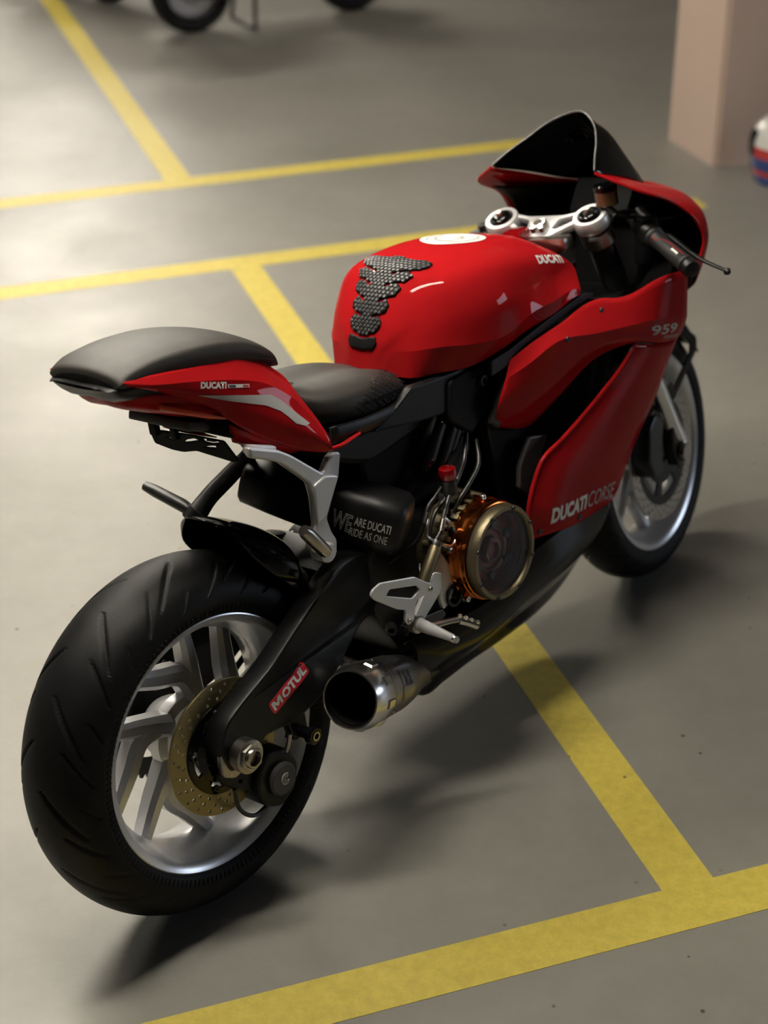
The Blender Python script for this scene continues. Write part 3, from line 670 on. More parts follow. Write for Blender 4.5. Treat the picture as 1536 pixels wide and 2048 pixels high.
# tail prints
text('tail_lettering', 'DUCATI', (0.081, -0.13, 0.953), (0.130, -0.13, 0.936), (0.0845, -0.13, 0.9635), 'white', B, bold=0.05, key='tail', d=(0, 1, 0), eps=0.0008)
tl = [(0.134, 0.936), (0.178, 0.921), (0.1795, 0.9265), (0.1355, 0.9415)]
decal('tail_flag', [(x, -0.13, z) for x, z in tl], 'white', B, 'tail', (0, 1, 0), 0.0007)
def lerp2(a, b): return (tl[0][0]+(tl[1][0]-tl[0][0])*a+(tl[3][0]-tl[0][0])*b, -0.13, tl[0][1]+(tl[1][1]-tl[0][1])*a+(tl[3][1]-tl[0][1])*b)
decal('flag_stripe', [lerp2(0.04, 0.2), lerp2(0.34, 0.2), lerp2(0.34, 0.8), lerp2(0.04, 0.8)], 'print_dark', B, 'tail', (0, 1, 0), 0.0011)
decal('flag_stripe', [lerp2(0.68, 0.2), lerp2(0.96, 0.2), lerp2(0.96, 0.8), lerp2(0.68, 0.8)], 'decal_red', B, 'tail', (0, 1, 0), 0.0011)
swp = [(0.076, 0.943), (0.145, 0.9195), (0.221, 0.893), (0.241, 0.8755), (0.267, 0.843), (0.2875, 0.8185), (0.275, 0.819), (0.256, 0.830), (0.244, 0.846), (0.231, 0.861), (0.202, 0.8815), (0.133, 0.9135)]
decal('tail_stripe', [(x, -0.13, z) for x, z in swp], 'print_grey', B, 'tail', (0, 1, 0), 0.0007)

# ---- rider seat
def sc_(x, zt, w_, zb, dip=0.0): return [(x, 0, zt-dip), (x, -w_*0.45, zt-dip*0.5+0.002), (x, -w_*0.78, zt-0.006), (x, -w_*0.97, zt-0.022), (x, -w_, (zt+zb)/2-0.006), (x, -w_*0.97, zb)]
ST = [sc_(0.318, 0.866, 0.085, 0.800, 0.004), sc_(0.345, 0.853, 0.108, 0.792, 0.006), sc_(0.39, 0.844, 0.122, 0.785, 0.006), sc_(0.44, 0.838, 0.124, 0.775, 0.005), sc_(0.49, 0.830, 0.120, 0.770, 0.004), sc_(0.535, 0.818, 0.110, 0.768, 0.004), sc_(0.572, 0.803, 0.100, 0.766, 0.004)]
seat = surf('rider_seat', full(ST), 'leather', B, 5, 5, key='seat', cap=True)
def seatpt(x, y):
    h = BVHS['seat'].ray_cast(V((x, y, 1.0)), V((0, 0, -1))); return h[0] if h[0] else V((x, y, 0.79))
# knit side panel with raised chevrons
kp = [(0.395, -0.30, 0.789), (0.43, -0.30, 0.800), (0.485, -0.30, 0.822), (0.555, -0.30, 0.822), (0.588, -0.30, 0.800), (0.572, -0.30, 0.778), (0.50, -0.30, 0.772), (0.44, -0.30, 0.774)]
pan = decal('knit_panel', [(x, -0.3, z) for x, _, z in kp], 'black_matte', seat, 'seat', (0, 1, -0.25), 0.0022)
chev = bpy.data.meshes.new('chevron')
cv = []; cf = []
for s in (-1, 1):
    b0 = len(cv); cv += [(0, 0, 0), (0.0072*s, 0, 0.0036), (0.0072*s, 0, 0.0060), (0, 0, 0.0024), (0.0016*s, -0.0008, 0.0020), (0.0064*s, -0.0008, 0.0044)]
    cf += [(b0, b0+1, b0+5, b0+4), (b0+1, b0+2, b0+5), (b0+2, b0+3, b0+4, b0+5), (b0+3, b0, b0+4)]
chev.from_pydata(cv, [], cf); chev.materials.append(MATS['black_satin'])
import itertools
poly = [(x, z) for x, _, z in kp]
def inside(x, z):
    c = False; j = len(poly)-1
    for i in range(len(poly)):
        a, b = poly[i], poly[j]
        if (a[1] > z) != (b[1] > z) and x < (b[0]-a[0])*(z-a[1])/(b[1]-a[1])+a[0]: c = not c
        j = i
    return c
for i in range(14):
    for j in range(9):
        x = 0.395+0.0145*i+(0.007 if j % 2 else 0); z = 0.773+0.0062*j
        if not inside(x, z): continue
        h = BVHS['seat'].ray_cast(V((x, -0.3, z+0.03)), V((0, 1, -0.15)).normalized())
        if h[0] is None: continue
        n = h[1]; n = -n if n.y > 0 else n
        X = V((1, 0, -0.25)); X = (X-n*X.dot(n)).normalized(); Zt = X.cross(-n).normalized()
        o = bpy.data.objects.new('chevron', chev); COL.objects.link(o); o.parent = seat
        o.matrix_local = Matrix.Translation(h[0]+n*0.0026) @ Matrix((( X.x, -n.x, Zt.x, 0), (X.y, -n.y, Zt.y, 0), (X.z, -n.z, Zt.z, 0), (0, 0, 0, 1)))
surf('seat_base', [[(0.33, s*0.136, 0.795), (0.33, s*0.137, 0.775), (0.33, s*0.126, 0.757)] for s in (-1,)] + [[(0.42, -0.132, 0.780), (0.42, -0.135, 0.765), (0.42, -0.125, 0.745)], [(0.50, -0.124, 0.772), (0.50, -0.128, 0.757), (0.50, -0.118, 0.738)], [(0.58, -0.108, 0.768), (0.58, -0.112, 0.753), (0.58, -0.105, 0.735)]], 'black_satin', B, 4, 4, thick=0.003, out=(0, -1, 0))
tube('seat_lip', [(0.322, -0.141, 0.760), (0.345, -0.141, 0.757), (0.375, -0.138, 0.757), (0.400, -0.134, 0.757)], 0.004, 'red', B, n=5, seg=8)

# ---- fuel tank
TK = [
 [(0.567, 0, 0.800), (0.566, -0.015, 0.800), (0.567, -0.028, 0.798), (0.569, -0.038, 0.797), (0.571, -0.045, 0.795), (0.573, -0.050, 0.794)],
 [(0.573, 0, 0.832), (0.573, -0.024, 0.834), (0.577, -0.040, 0.836), (0.582, -0.050, 0.836), (0.586, -0.062, 0.832), (0.580, -0.066, 0.791)],
 [(0.590, 0, 0.872), (0.591, -0.036, 0.873), (0.598, -0.064, 0.870), (0.605, -0.086, 0.858), (0.606, -0.104, 0.836), (0.592, -0.095, 0.787)],
 [(0.634, 0, 0.933), (0.635, -0.050, 0.929), (0.640, -0.094, 0.910), (0.645, -0.124, 0.880), (0.645, -0.140, 0.835), (0.640, -0.121, 0.783)],
 [(0.676, 0, 0.963), (0.677, -0.070, 0.957), (0.683, -0.122, 0.934), (0.692, -0.152, 0.892), (0.702, -0.164, 0.824), (0.704, -0.143, 0.776)],
 [(0.755, 0, 0.972), (0.756, -0.086, 0.966), (0.763, -0.142, 0.940), (0.780, -0.170, 0.888), (0.786, -0.173, 0.814), (0.786, -0.156, 0.783)],
 [(0.860, 0, 0.966), (0.860, -0.090, 0.959), (0.862, -0.147, 0.925), (0.872, -0.160, 0.878), (0.876, -0.170, 0.829), (0.872, -0.161, 0.797)],
 [(0.955, 0, 0.949), (0.955, -0.082, 0.939), (0.959, -0.140, 0.902), (0.959, -0.151, 0.866), (0.956, -0.167, 0.828), (0.952, -0.165, 0.803)],
 [(1.045, 0, 0.918), (1.050, -0.068, 0.904), (1.064, -0.122, 0.870), (1.048, -0.141, 0.848), (1.030, -0.166, 0.828), (1.030, -0.168, 0.815)],
 [(1.083, 0, 0.895), (1.087, -0.062, 0.882), (1.090, -0.116, 0.856), (1.062, -0.147, 0.836), (1.040, -0.167, 0.824), (1.037, -0.167, 0.813)],
 [(1.087, 0, 0.850), (1.088, -0.058, 0.848), (1.084, -0.108, 0.842), (1.058, -0.142, 0.831), (1.038, -0.160, 0.822), (1.034, -0.162, 0.812)]]
tank = surf('fuel_tank', full(TK), 'red', B, 6, 6, shv=(1, 9), shu=(9,), key='tank')
# tank pad: six rubber segments down the spine
def padseg(name, pts, d, m='rubber'):
    o = decal(name, pts, m, B, 'tank', d, 0.0004)
    md = o.modifiers.new('t', 'SOLIDIFY'); md.thickness = 0.0035; md.offset = 1.0
    return o
def tp(s, y):          # point on the tank spine: s from pad foot (0) to pad head (1), y across
    sp = [V((0.572, 0, 0.826)), V((0.585, 0, 0.862)), V((0.606, 0, 0.897)), V((0.634, 0, 0.933)), V((0.664, 0, 0.957)), V((0.700, 0, 0.968))]
    k = s*5; i = min(int(k), 4); q = sp[i].lerp(sp[i+1], k-i); q.y = y; return q-V((0.10, 0, -0.10))*0.5
dn = V((0.8, 0, -0.6))
SEG = [[(0.00, 0.000), (0.02, 0.028), (0.08, 0.034), (0.14, 0.030), (0.11, 0.0)],
       [(0.15, 0.0), (0.18, 0.026), (0.22, 0.034), (0.29, 0.036), (0.335, 0.028), (0.30, 0.015), (0.335, 0.014), (0.38, 0.040), (0.44, 0.043), (0.485, 0.034), (0.44, 0.016), (0.475, 0.015),
        (0.53, 0.048), (0.60, 0.054), (0.645, 0.043), (0.585, 0.017), (0.62, 0.016), (0.685, 0.058), (0.755, 0.064), (0.79, 0.052), (0.72, 0.019), (0.755, 0.018), (0.83, 0.064), (0.89, 0.078), (0.96, 0.078), (0.99, 0.062), (0.965, 0.036), (1.0, 0.0)]]
TP = []
for sg in SEG:
    r_ = [tp(s, -y) for s, y in sg]; l_ = [tp(s, y) for s, y in sg[::-1] if y > 0]
    TP.append(padseg('tank_pad', r_+l_, dn))
# raised scales on the pad
sc_me = bpy.data.meshes.new('pad_scale'); pv = [(0.0042*math.cos(PI/3*i), 0.0042*math.sin(PI/3*i), 0) for i in range(6)]+[(0.0028*math.cos(PI/3*i), 0.0028*math.sin(PI/3*i), 0.0016) for i in range(6)]
sc_me.from_pydata(pv, [], [tuple(range(6, 12))]+[(i, (i+1) % 6, 6+(i+1) % 6, 6+i) for i in range(6)]); sc_me.materials.append(MATS['dark_grey'])
allsc = []
for k, sg in enumerate(SEG):
    if k == 0: continue
    ss = [s for s, y in sg]; s0, s1 = min(ss)+0.012, max(ss)-0.012
    n = int((s1-s0)/0.034)
    for i in range(n+1):
        s = s0+(s1-s0)*i/n
        wmax = 0.08
        m_ = int(wmax/0.0095)
        for j in range(-m_, m_+1):
            y = (j+(0.5 if i % 2 else 0))*0.0095
            if abs(y) > wmax: continue
            # keep off the slanted slots
            pr_ = [(q*1.0, yy) for q, yy in sg]; c = False; jn = len(pr_)-1
            for a_ in range(len(pr_)):
                A_, B_ = pr_[a_], pr_[jn]
                if (A_[1] > abs(y)+1e-4) != (B_[1] > abs(y)+1e-4) and s < (B_[0]-A_[0])*(abs(y)+1e-4-A_[1])/(B_[1]-A_[1])+A_[0]: c = not c
                jn = a_
            if not c: continue
            h = BVHS['tank'].ray_cast(tp(s, y), dn.normalized())
            if h[0] is None: continue
            nn = h[1]; nn = -nn if nn.dot(dn) > 0 else nn
            X = V((0, 1, 0)); X = (X-nn*X.dot(nn)).normalized(); Yt = nn.cross(X)
            o = bpy.data.objects.new('pad_scale', sc_me); COL.objects.link(o); o.parent = TP[k]
            o.matrix_local = Matrix.Translation(h[0]+nn*0.0038) @ Matrix(((X.x, Yt.x, nn.x, 0), (X.y, Yt.y, nn.y, 0), (X.z, Yt.z, nn.z, 0), (0, 0, 0, 1)))
# round filler emblem
em = decal('tank_emblem', [(0.868+0.064*math.cos(2*PI*i/48), 0.064*math.sin(2*PI*i/48), 1.1) for i in range(48)], 'white', B, 'tank', (0, 0, -1), 0.0010)
for rad, a0_, a1_, wd in ((0.050, 0.4, 2.6, 0.004), (0.050, 3.6, 5.7, 0.004), (0.034, 1.2, 3.9, 0.006), (0.020, 4.0, 6.6, 0.006)):
    pts = [(0.868+(rad+wd/2)*math.cos(a0_+(a1_-a0_)*i/16), (rad+wd/2)*math.sin(a0_+(a1_-a0_)*i/16), 1.1) for i in range(17)]+[(0.868+(rad-wd/2)*math.cos(a1_-(a1_-a0_)*i/16), (rad-wd/2)*math.sin(a1_-(a1_-a0_)*i/16), 1.1) for i in range(17)]
    decal('emblem_ring', pts, 'print_grey', em, 'tank', (0, 0, -1), 0.0016)
text('tank_lettering', 'DUCATI', (0.944, -0.1434, 0.9026), (1.0433, -0.129, 0.8737), (0.9517, -0.1297, 0.9161), 'white', tank, bold=0.05, key='tank', d=(-0.25, 0.75, -0.6), eps=0.0010)
# black trim strip between tank and fairing
side('tank_trim', [rnd([(0.745, 0.775), (0.80, 0.778), (0.95, 0.800), (1.06, 0.812), (1.09, 0.800), (0.955, 0.780), (0.84, 0.762), (0.79, 0.748), (0.74, 0.745)], 0.004)], -0.158, 0.012, 'black_satin', B, 0.003)
side('tank_trim', [rnd([(0.745, 0.775), (0.80, 0.778), (0.95, 0.800), (1.06, 0.812), (1.09, 0.800), (0.955, 0.780), (0.84, 0.762), (0.79, 0.748), (0.74, 0.745)], 0.004)], 0.158, 0.012, 'black_satin', B, 0.003)

# ---- side fairings
BL = [(0.440, 0.335), (0.47, 0.265), (0.49, 0.185), (0.53, 0.160), (0.70, 0.150), (0.86, 0.155), (0.98, 0.185), (1.05, 0.245), (1.10, 0.34)]
for s in (1, -1):
    gu = GR['FU'] if s == 1 else mir(GR['FU']); gb = GR['FB'] if s == 1 else mir(GR['FB'])
    fu = surf('upper_fairing', gu, 'red', B, 5, 5, shv=(1,), thick=0.003, key='fu' if s == 1 else None, out=(0, -s, 0))
    fb_ = surf('side_fairing', gb, 'red', B, 5, 5, thick=0.003, key='fb' if s == 1 else None, out=(0, -s, 0))
    # rolled rear edge of the blade
    tube('fairing_edge', [tuple(c[0]) for c in gb], 0.0042, 'red', fb_, n=4, seg=8)
    # inner duct wall: black, set inboard behind the opening
    side('air_duct', [rnd([(0.74, 0.66), (0.86, 0.70), (1.02, 0.73), (1.15, 0.71), (1.17, 0.64), (1.10, 0.52), (1.04, 0.40), (0.98, 0.35), (0.80, 0.36), (0.76, 0.45)], 0.01)], -s*0.128, 0.02, 'black_matte', B, 0.004)
    # belly pan half
    bp_ = []
    for x, zt, zb, wt, wb in ((0.440, 0.330, 0.258, 0.152, 0.150), (0.488, 0.330, 0.176, 0.166, 0.124), (0.56, 0.325, 0.160, 0.176, 0.104), (0.66, 0.325, 0.155, 0.182, 0.095), (0.76, 0.360, 0.152, 0.186, 0.095), (0.86, 0.372, 0.158, 0.190, 0.098), (0.95, 0.365, 0.178, 0.184, 0.100), (1.03, 0.350, 0.222, 0.172, 0.104), (1.085, 0.350, 0.300, 0.160, 0.110)):
        bp_.append([(x, -s*(wt-0.025), zt-0.016), (x, -s*wt, zt), (x, -s*(wt+0.004), zt*0.68+zb*0.32), (x, -s*(wb*0.55+wt*0.45), zt*0.30+zb*0.70), (x, -s*wb, zb), (x, -s*wb*0.55, zb-0.012), (x, 0, zb-0.016)])
    surf('belly_pan', bp_, 'black_gloss', B, 5, 4, shv=(1, 3), thick=0.003, out=(0, -s, -0.3))
    side('fairing_panel', [rnd([(0.790, 0.545), (0.830, 0.590), (0.885, 0.575), (0.845, 0.520), (0.810, 0.470), (0.780, 0.500)], 0.006)], -s*0.165, 0.012, 'dark_grey', B, 0.003)
    side('fairing_bracket', [rnd([(0.755, 0.632), (0.790, 0.700), (0.830, 0.752), (0.810, 0.757), (0.765, 0.700), (0.735, 0.650)], 0.005)], -s*0.150, 0.016, 'leather', B, 0.004)
    # fasteners on the fairing
    if s == 1:
        for (x, z, d_) in ((1.065, 0.776, 'fu'), (0.930, 0.762, 'fu'), (0.799, 0.404, 'fb'), (0.925, 0.383, 'fb')):
            h = BVHS[d_].ray_cast(V((x, -0.5, z)), V((0, 1, 0)))
            if h[0] is not None: bolt(fu, h[0], (0, -1, 0), 0.006, 0.003, 'dark_metal', 'fastener')
# prints on the fairing
text('fairing_lettering', 'DUCATI', (0.821, -0.3, 0.413), (0.951, -0.3, 0.391), (0.824, -0.3, 0.446), 'white', B, bold=0.05, shear=0.12, key='fb', d=(0, 1, 0), eps=0.0009)
text('fairing_lettering', 'CORSE', (0.956, -0.3, 0.390), (1.086, -0.3, 0.357), (0.960, -0.3, 0.424), 'print_grey', B, shear=0.15, key='fb', d=(0, 1, 0), eps=0.0009)
text('model_number', '959', (1.181, -0.3, 0.688), (1.285, -0.3, 0.661), (1.181, -0.3, 0.710), 'print_grey', B, bold=0.02, key='fu', d=(0, 1, 0), eps=0.0009)
text('model_name', 'PANIGALE', (1.236, -0.3, 0.662), (1.306, -0.3, 0.643), (1.236, -0.3, 0.670), 'print_grey', B, key='fu', d=(0, 1, 0), eps=0.0009)

# ---- engine and frame core
def core(name, lp, hw, m, bev=0.012): return side(name, [rnd(lp, 0.02)], 0.0, hw*2, m, B, bev)
core('airbox', [(0.60, 0.78), (0.80, 0.80), (1.02, 0.815), (1.04, 0.78), (0.95, 0.66), (0.72, 0.62), (0.60, 0.66)], 0.095, 'black_matte')
core('subframe', [(0.335, 0.782), (0.45, 0.764), (0.60, 0.775), (0.66, 0.76), (0.62, 0.68), (0.46, 0.665), (0.375, 0.700), (0.345, 0.740)], 0.094, 'black_satin')
core('rear_cylinder', [(0.43, 0.68), (0.60, 0.69), (0.70, 0.60), (0.68, 0.46), (0.56, 0.42), (0.47, 0.46)], 0.090, 'black_matte')
core('crankcase', [(0.40, 0.52), (0.50, 0.54), (0.72, 0.52), (0.82, 0.44), (0.80, 0.30), (0.66, 0.245), (0.46, 0.27), (0.40, 0.38)], 0.105, 'dark_metal')
core('front_cylinder', [(0.72, 0.50), (0.80, 0.56), (0.95, 0.54), (1.03, 0.42), (0.98, 0.33), (0.80, 0.32)], 0.095, 'black_matte')
core('radiator', [(1.00, 0.40), (1.03, 0.395), (1.14, 0.66), (1.11, 0.68)], 0.150, 'black_matte', 0.004)
core('steering_head', [(0.98, 0.80), (1.04, 0.805), (1.10, 0.80), (1.16, 0.74), (1.13, 0.66), (1.02, 0.66)], 0.060, 'black_satin')
# frame side spar and seat rail panels (right and left)
for s in (-1, 1):
    side('seat_rail', [rnd([(0.560, 0.787), (0.600, 0.781), (0.690, 0.772), (0.775, 0.770), (0.760, 0.740), (0.660, 0.700), (0.560, 0.715), (0.440, 0.742), (0.500, 0.760)], 0.008)], s*0.118, 0.020, 'black_satin', B, 0.005)
    side('frame_spar', [rnd([(0.655, 0.765), (0.740, 0.765), (0.790, 0.745), (0.765, 0.690), (0.700, 0.640), (0.640, 0.690)], 0.012)], s*0.128, 0.018, 'black_matte', B, 0.005)
    bolt(B, (0.742, s*0.137, 0.735), (0, s, 0), 0.012, 0.008, 'dark_metal', 'frame_bolt')
    # head cover ribs
    for i, (x0, z0, ln) in enumerate(((0.575, 0.660, 0.10), (0.605, 0.650, 0.13), (0.650, 0.665, 0.075))):
        box('head_cover_rib', (x0+ln*0.30, s*0.120, z0-0.012), (ln, 0.012, 0.020), 'black_gloss', B, 0.003, rot=ry(-52))
    side('head_cover', [rnd([(0.585, 0.640), (0.650, 0.715), (0.720, 0.690), (0.715, 0.600), (0.660, 0.560), (0.600, 0.580)], 0.01)], s*0.104, 0.022, 'black_satin', B, 0.005)
# clutch side: bronze casing, orange ring, glazed cover
CC = V((0.636, 0, 0.439)); A_ = (0, -1, 0)
cas = lathe('clutch_case', [(0.070, 0.085), (0.104, 0.100), (0.102, 0.130), (0.096, 0.150), (0.094, 0.178), (0.080, 0.180)], CC, A_, 'bronze', B, seg=72)
for i in range(6):
    a = math.radians(96+i*13); d_ = V((math.cos(a), 0, math.sin(a)))
    box('case_rib', tuple(CC+d_*0.099+V((0, -0.140, 0))), (0.010, 0.075, 0.006), 'bronze', cas, 0.002, rot=Matrix.Rotation(-a+PI/2, 3, 'Y'))
for deg, y in ((84, 0.185), (118, 0.155), (158, 0.185), (228, 0.185), (300, 0.185), (18, 0.185)):
    a = math.radians(deg); d_ = V((math.cos(a), 0, math.sin(a)))
    cyl('case_boss', tuple(CC+d_*0.103+V((0, -0.12, 0))), A_, 0.0075, y-0.120, 'bronze', cas, seg=16)
    bolt(cas, CC+d_*0.103+V((0, -y, 0)), A_, 0.006, 0.007, 'bright_alu')
orr = lathe('clutch_spacer_ring', [(0.078, 0.172), (0.098, 0.172), (0.098, 0.181), (0.0945, 0.184), (0.0945, 0.197), (0.0965, 0.199), (0.0965, 0.203), (0.0945, 0.205), (0.0945, 0.212), (0.0905, 0.214), (0.078, 0.214)], CC, A_, 'orange_anod', B, seg=96, closed=True)
for deg in (84, 158, 228, 300, 18):
    a = math.radians(deg); d_ = V((math.cos(a), 0, math.sin(a)))
    box('ring_lug', tuple(CC+d_*0.101+V((0, -0.179, 0))), (0.020, 0.014, 0.014), 'orange_anod', orr, 0.003, rot=Matrix.Rotation(-a+PI/2, 3, 'Y'))
bez = lathe('clutch_bezel', [(0.079, 0.216), (0.0915, 0.216), (0.0925, 0.219), (0.0925, 0.232), (0.0895, 0.2375), (0.083, 0.2375), (0.080, 0.234), (0.079, 0.228)], CC, A_, 'bronze', B, seg=96, closed=True)
lathe('bezel_gasket', [(0.080, 0.2145), (0.0925, 0.2145), (0.0925, 0.2165), (0.080, 0.2165)], CC, A_, 'black_matte', bez, seg=72, closed=True)
for i in range(8):
    a = 2*PI*i/8+0.35; d_ = V((math.cos(a), 0, math.sin(a)))
    bolt(bez, CC+d_*0.0868+V((0, -0.2372, 0)), A_, 0.0045, 0.003, 'dark_metal')
lathe('cover_glass', [(0.0, 0.2285), (0.0805, 0.2285), (0.0805, 0.2325), (0.0, 0.2325)], CC, A_, 'glass', bez, seg=64)
pp = lathe('pressure_plate', [(0.0, 0.178), (0.074, 0.178), (0.074, 0.192), (0.064, 0.194), (0.060, 0.199), (0.040, 0.201), (0.036, 0.196), (0.028, 0.196), (0.024, 0.206), (0.016, 0.208), (0.014, 0.202), (0.0, 0.202)], CC, A_, 'clutch_red', B, seg=64)
lathe('plate_rim', [(0.0420, 0.201), (0.0440, 0.204), (0.0460, 0.201)], CC, A_, 'steel', pp, seg=64)
lathe('hub_ring', [(0.0190, 0.208), (0.0205, 0.2095), (0.0220, 0.208)], CC, A_, 'steel', pp, seg=48)
for i in range(6):
    a = 2*PI*i/6+0.3; d_ = V((math.cos(a), 0, math.sin(a)))
    cyl('spring_cap', tuple(CC+d_*0.050+V((0, -0.196, 0))), A_, 0.0085, 0.012, 'dark_metal', pp, seg=20)
# cables, hoses, oil filler with red cap
cyl('filler_neck', (0.597, -0.150, 0.562), (0.05, 0, 1), 0.0165, 0.030, 'dark_metal', B)
lathe('filler_cap', [(0, 0.024), (0.012, 0.024), (0.0165, 0.021), (0.0175, 0.015), (0.0175, 0.002), (0.016, 0.0), (0, 0)], (0.5985, -0.150, 0.592), (0.05, 0, 1), 'red_gloss', B, seg=32)
bolt(B, (0.562, -0.155, 0.572), (-0.3, -1, 0.2), 0.007, 0.010, 'bright_alu', 'hose_bolt')
CB = [[(0.600, -0.140, 0.585), (0.566, -0.146, 0.572), (0.540, -0.146, 0.560), (0.520, -0.148, 0.535), (0.505, -0.140, 0.505), (0.470, -0.128, 0.490), (0.44, -0.118, 0.482)],
      [(0.620, -0.135, 0.600), (0.585, -0.150, 0.560), (0.545, -0.152, 0.540), (0.525, -0.155, 0.515), (0.515, -0.158, 0.480), (0.495, -0.156, 0.452)],
      [(0.700, -0.120, 0.640), (0.660, -0.140, 0.600), (0.620, -0.155, 0.585), (0.590, -0.158, 0.565), (0.560, -0.165, 0.540), (0.535, -0.172, 0.515), (0.510, -0.172, 0.498)],
      [(0.720, -0.125, 0.620), (0.690, -0.150, 0.585), (0.650, -0.158, 0.565), (0.610, -0.160, 0.545), (0.580, -0.158, 0.520)]]
for i, c in enumerate(CB): tube('cable', c, 0.0042 if i < 2 else 0.0050, 'cable', B, seg=8)
tube('cable_sleeve', [(0.533, -0.148, 0.550), (0.520, -0.149, 0.533)], 0.0058, 'steel', B, n=1, seg=12)
tube('cable_sleeve', [(0.552, -0.168, 0.532), (0.535, -0.173, 0.515)], 0.0058, 'steel', B, n=1, seg=12)
# transverse black shield with lettering behind the shock
XA, XB = V((0.330, 0.104, 0.660)), V((0.462, -0.160, 0.555))
xd = (XB-XA).normalized(); xn = V((-xd.y, xd.x, 0)).normalized()*-1; xn = V((xd.y, -xd.x, 0)).normalized()
xz = xd.cross(xn).normalized()
if xz.z < 0: xz = -xz
if xn.x > 0: xn = -xn
def ring(k, hw, hh, o=0.0, n=20):
    c = XA.lerp(XB, k); R_ = []
    for i in range(n):
        t = 2*PI*i/n; ct, s_ = math.cos(t), math.sin(t)
        R_.append(c+xn*(abs(ct)**0.6*(1 if ct > 0 else -1)*hw)+xz*(abs(s_)**0.6*(1 if s_ > 0 else -1)*hh))
    return R_
def loftrings(name, rings, m, parent, cap0=True, cap1=True, key=None):
    n = len(rings[0]); vs = [p for r in rings for p in r]
    fs = [(i*n+k, i*n+(k+1) % n, (i+1)*n+(k+1) % n, (i+1)*n+k) for i in range(len(rings)-1) for k in range(n)]
    if cap0: fs.append(tuple(range(n)))
    if cap1: fs.append(tuple((len(rings)-1)*n+k for k in range(n)))
    if key: BVHS[key] = BVHTree.FromPolygons(vs, fs)
    return mesh(name, vs, fs, m, parent, angle=40)
KS = [(0.0, .040, .034), (0.02, .046, .040), (0.2, .050, .046), (0.5, .054, .052), (0.8, .056, .056), (0.95, .054, .054), (0.99, .046, .046), (1.0, .036, .036)]
shd = loftrings('rear_shield', [ring(k, a, b) for k, a, b in KS], 'black_satin', B, key='shield', cap0=False)
loftrings('shield_mouth', [ring(0.0, .040, .034), ring(0.0, .034, .028), ring(0.25, .032, .026)], 'black_gloss', shd, cap0=False)
XT = V((0.285, 0.150, 0.672))
def shp(k, h): return XT.lerp(XB, k)+xz*h+xn*0.12
text('shield_lettering', 'WE', shp(0.655, -0.012), shp(0.755, -0.016), shp(0.655, 0.024), 'white', shd, key='shield', d=-xn, eps=0.0008, outline=0.02)
text('shield_lettering', 'ARE DUCATI', shp(0.765, 0.003), shp(0.945, 0.003), shp(0.765, 0.020), 'white', shd, bold=0.012, key='shield', d=-xn, eps=0.0008)
text('shield_lettering', 'RIDE AS ONE', shp(0.750, -0.020), shp(0.940, -0.020), shp(0.750, -0.003), 'white', shd, bold=0.012, key='shield', d=-xn, eps=0.0008)
# shock absorber
tube('shock_body', [(0.40, 0.06, 0.70), (0.46, 0.06, 0.52)], 0.022, 'dark_metal', B, n=1, seg=20)

# ---- right rearset
rs = side('rearset_bracket', [rnd([(0.498, 0.482), (0.516, 0.486), (0.548, 0.432), (0.548, 0.402), (0.525, 0.372), (0.506, 0.366), (0.500, 0.395), (0.512, 0.425), (0.490, 0.460)], 0.006), circ(0.527, 0.392, 0.008, 16)], -0.176, 0.009, 'cast_silver', B, 0.0015)
side('rearset_arm', [rnd([(0.478, 0.462), (0.500, 0.450), (0.494, 0.418), (0.430, 0.380), (0.412, 0.376), (0.404, 0.392), (0.452, 0.438)], 0.006)], -0.190, 0.009, 'cast_silver', rs, 0.0015)
side('rearset_link', [rnd([(0.412, 0.372), (0.412, 0.388), (0.500, 0.372), (0.508, 0.358), (0.495, 0.352)], 0.005)], -0.180, 0.010, 'dark_metal', rs, 0.0015)
lathe('lever_return_ring', [(0.017, 0), (0.022, 0), (0.022, 0.008), (0.017, 0.008)], (0.538, -0.178, 0.383), A_, 'black_gloss', rs, seg=32, closed=True)
hgd = side('heel_guard', [rnd([(0.292, 0.504), (0.299, 0.512), (0.321, 0.516), (0.410, 0.487), (0.436, 0.465), (0.455, 0.452), (0.456, 0.441), (0.408, 0.441), (0.402, 0.434), (0.392, 0.409), (0.377, 0.404), (0.369, 0.418), (0.375, 0.436), (0.353, 0.448), (0.300, 0.492)], 0.005),
                          rnd([(0.330, 0.486), (0.341, 0.494), (0.411, 0.469), (0.418, 0.458), (0.396, 0.450)], 0.004)], -0.208, 0.005, 'cast_silver', B, 0.0012)
for x, z in ((0.446, 0.447), (0.380, 0.413)): bolt(hgd, (x, -0.2105, z), A_, 0.005, 0.003, 'steel')
mc = tube('rear_master_cylinder', [(0.513, -0.176, 0.498), (0.506, -0.178, 0.490), (0.462, -0.182, 0.450), (0.452, -0.183, 0.440)], 0.0125, 'bronze', B, n=1, seg=20, radii=[0.010, 0.0125, 0.0125, 0.010])
lathe('banjo', [(0, 0), (0.012, 0), (0.0125, 0.003), (0.0125, 0.010), (0.009, 0.012), (0, 0.013)], (0.511, -0.176, 0.495), (0.75, 0.05, 0.66), 'bright_alu', mc, seg=20)
tube('brake_line', [(0.514, -0.176, 0.505), (0.500, -0.170, 0.520), (0.503, -0.168, 0.535), (0.515, -0.165, 0.548)], 0.003, 'bright_alu', mc, seg=8)
tube('brake_line', [(0.520, -0.180, 0.498), (0.545, -0.186, 0.484), (0.562, -0.184, 0.492), (0.566, -0.178, 0.512), (0.552, -0.172, 0.535)], 0.003, 'bright_alu', mc, seg=8)
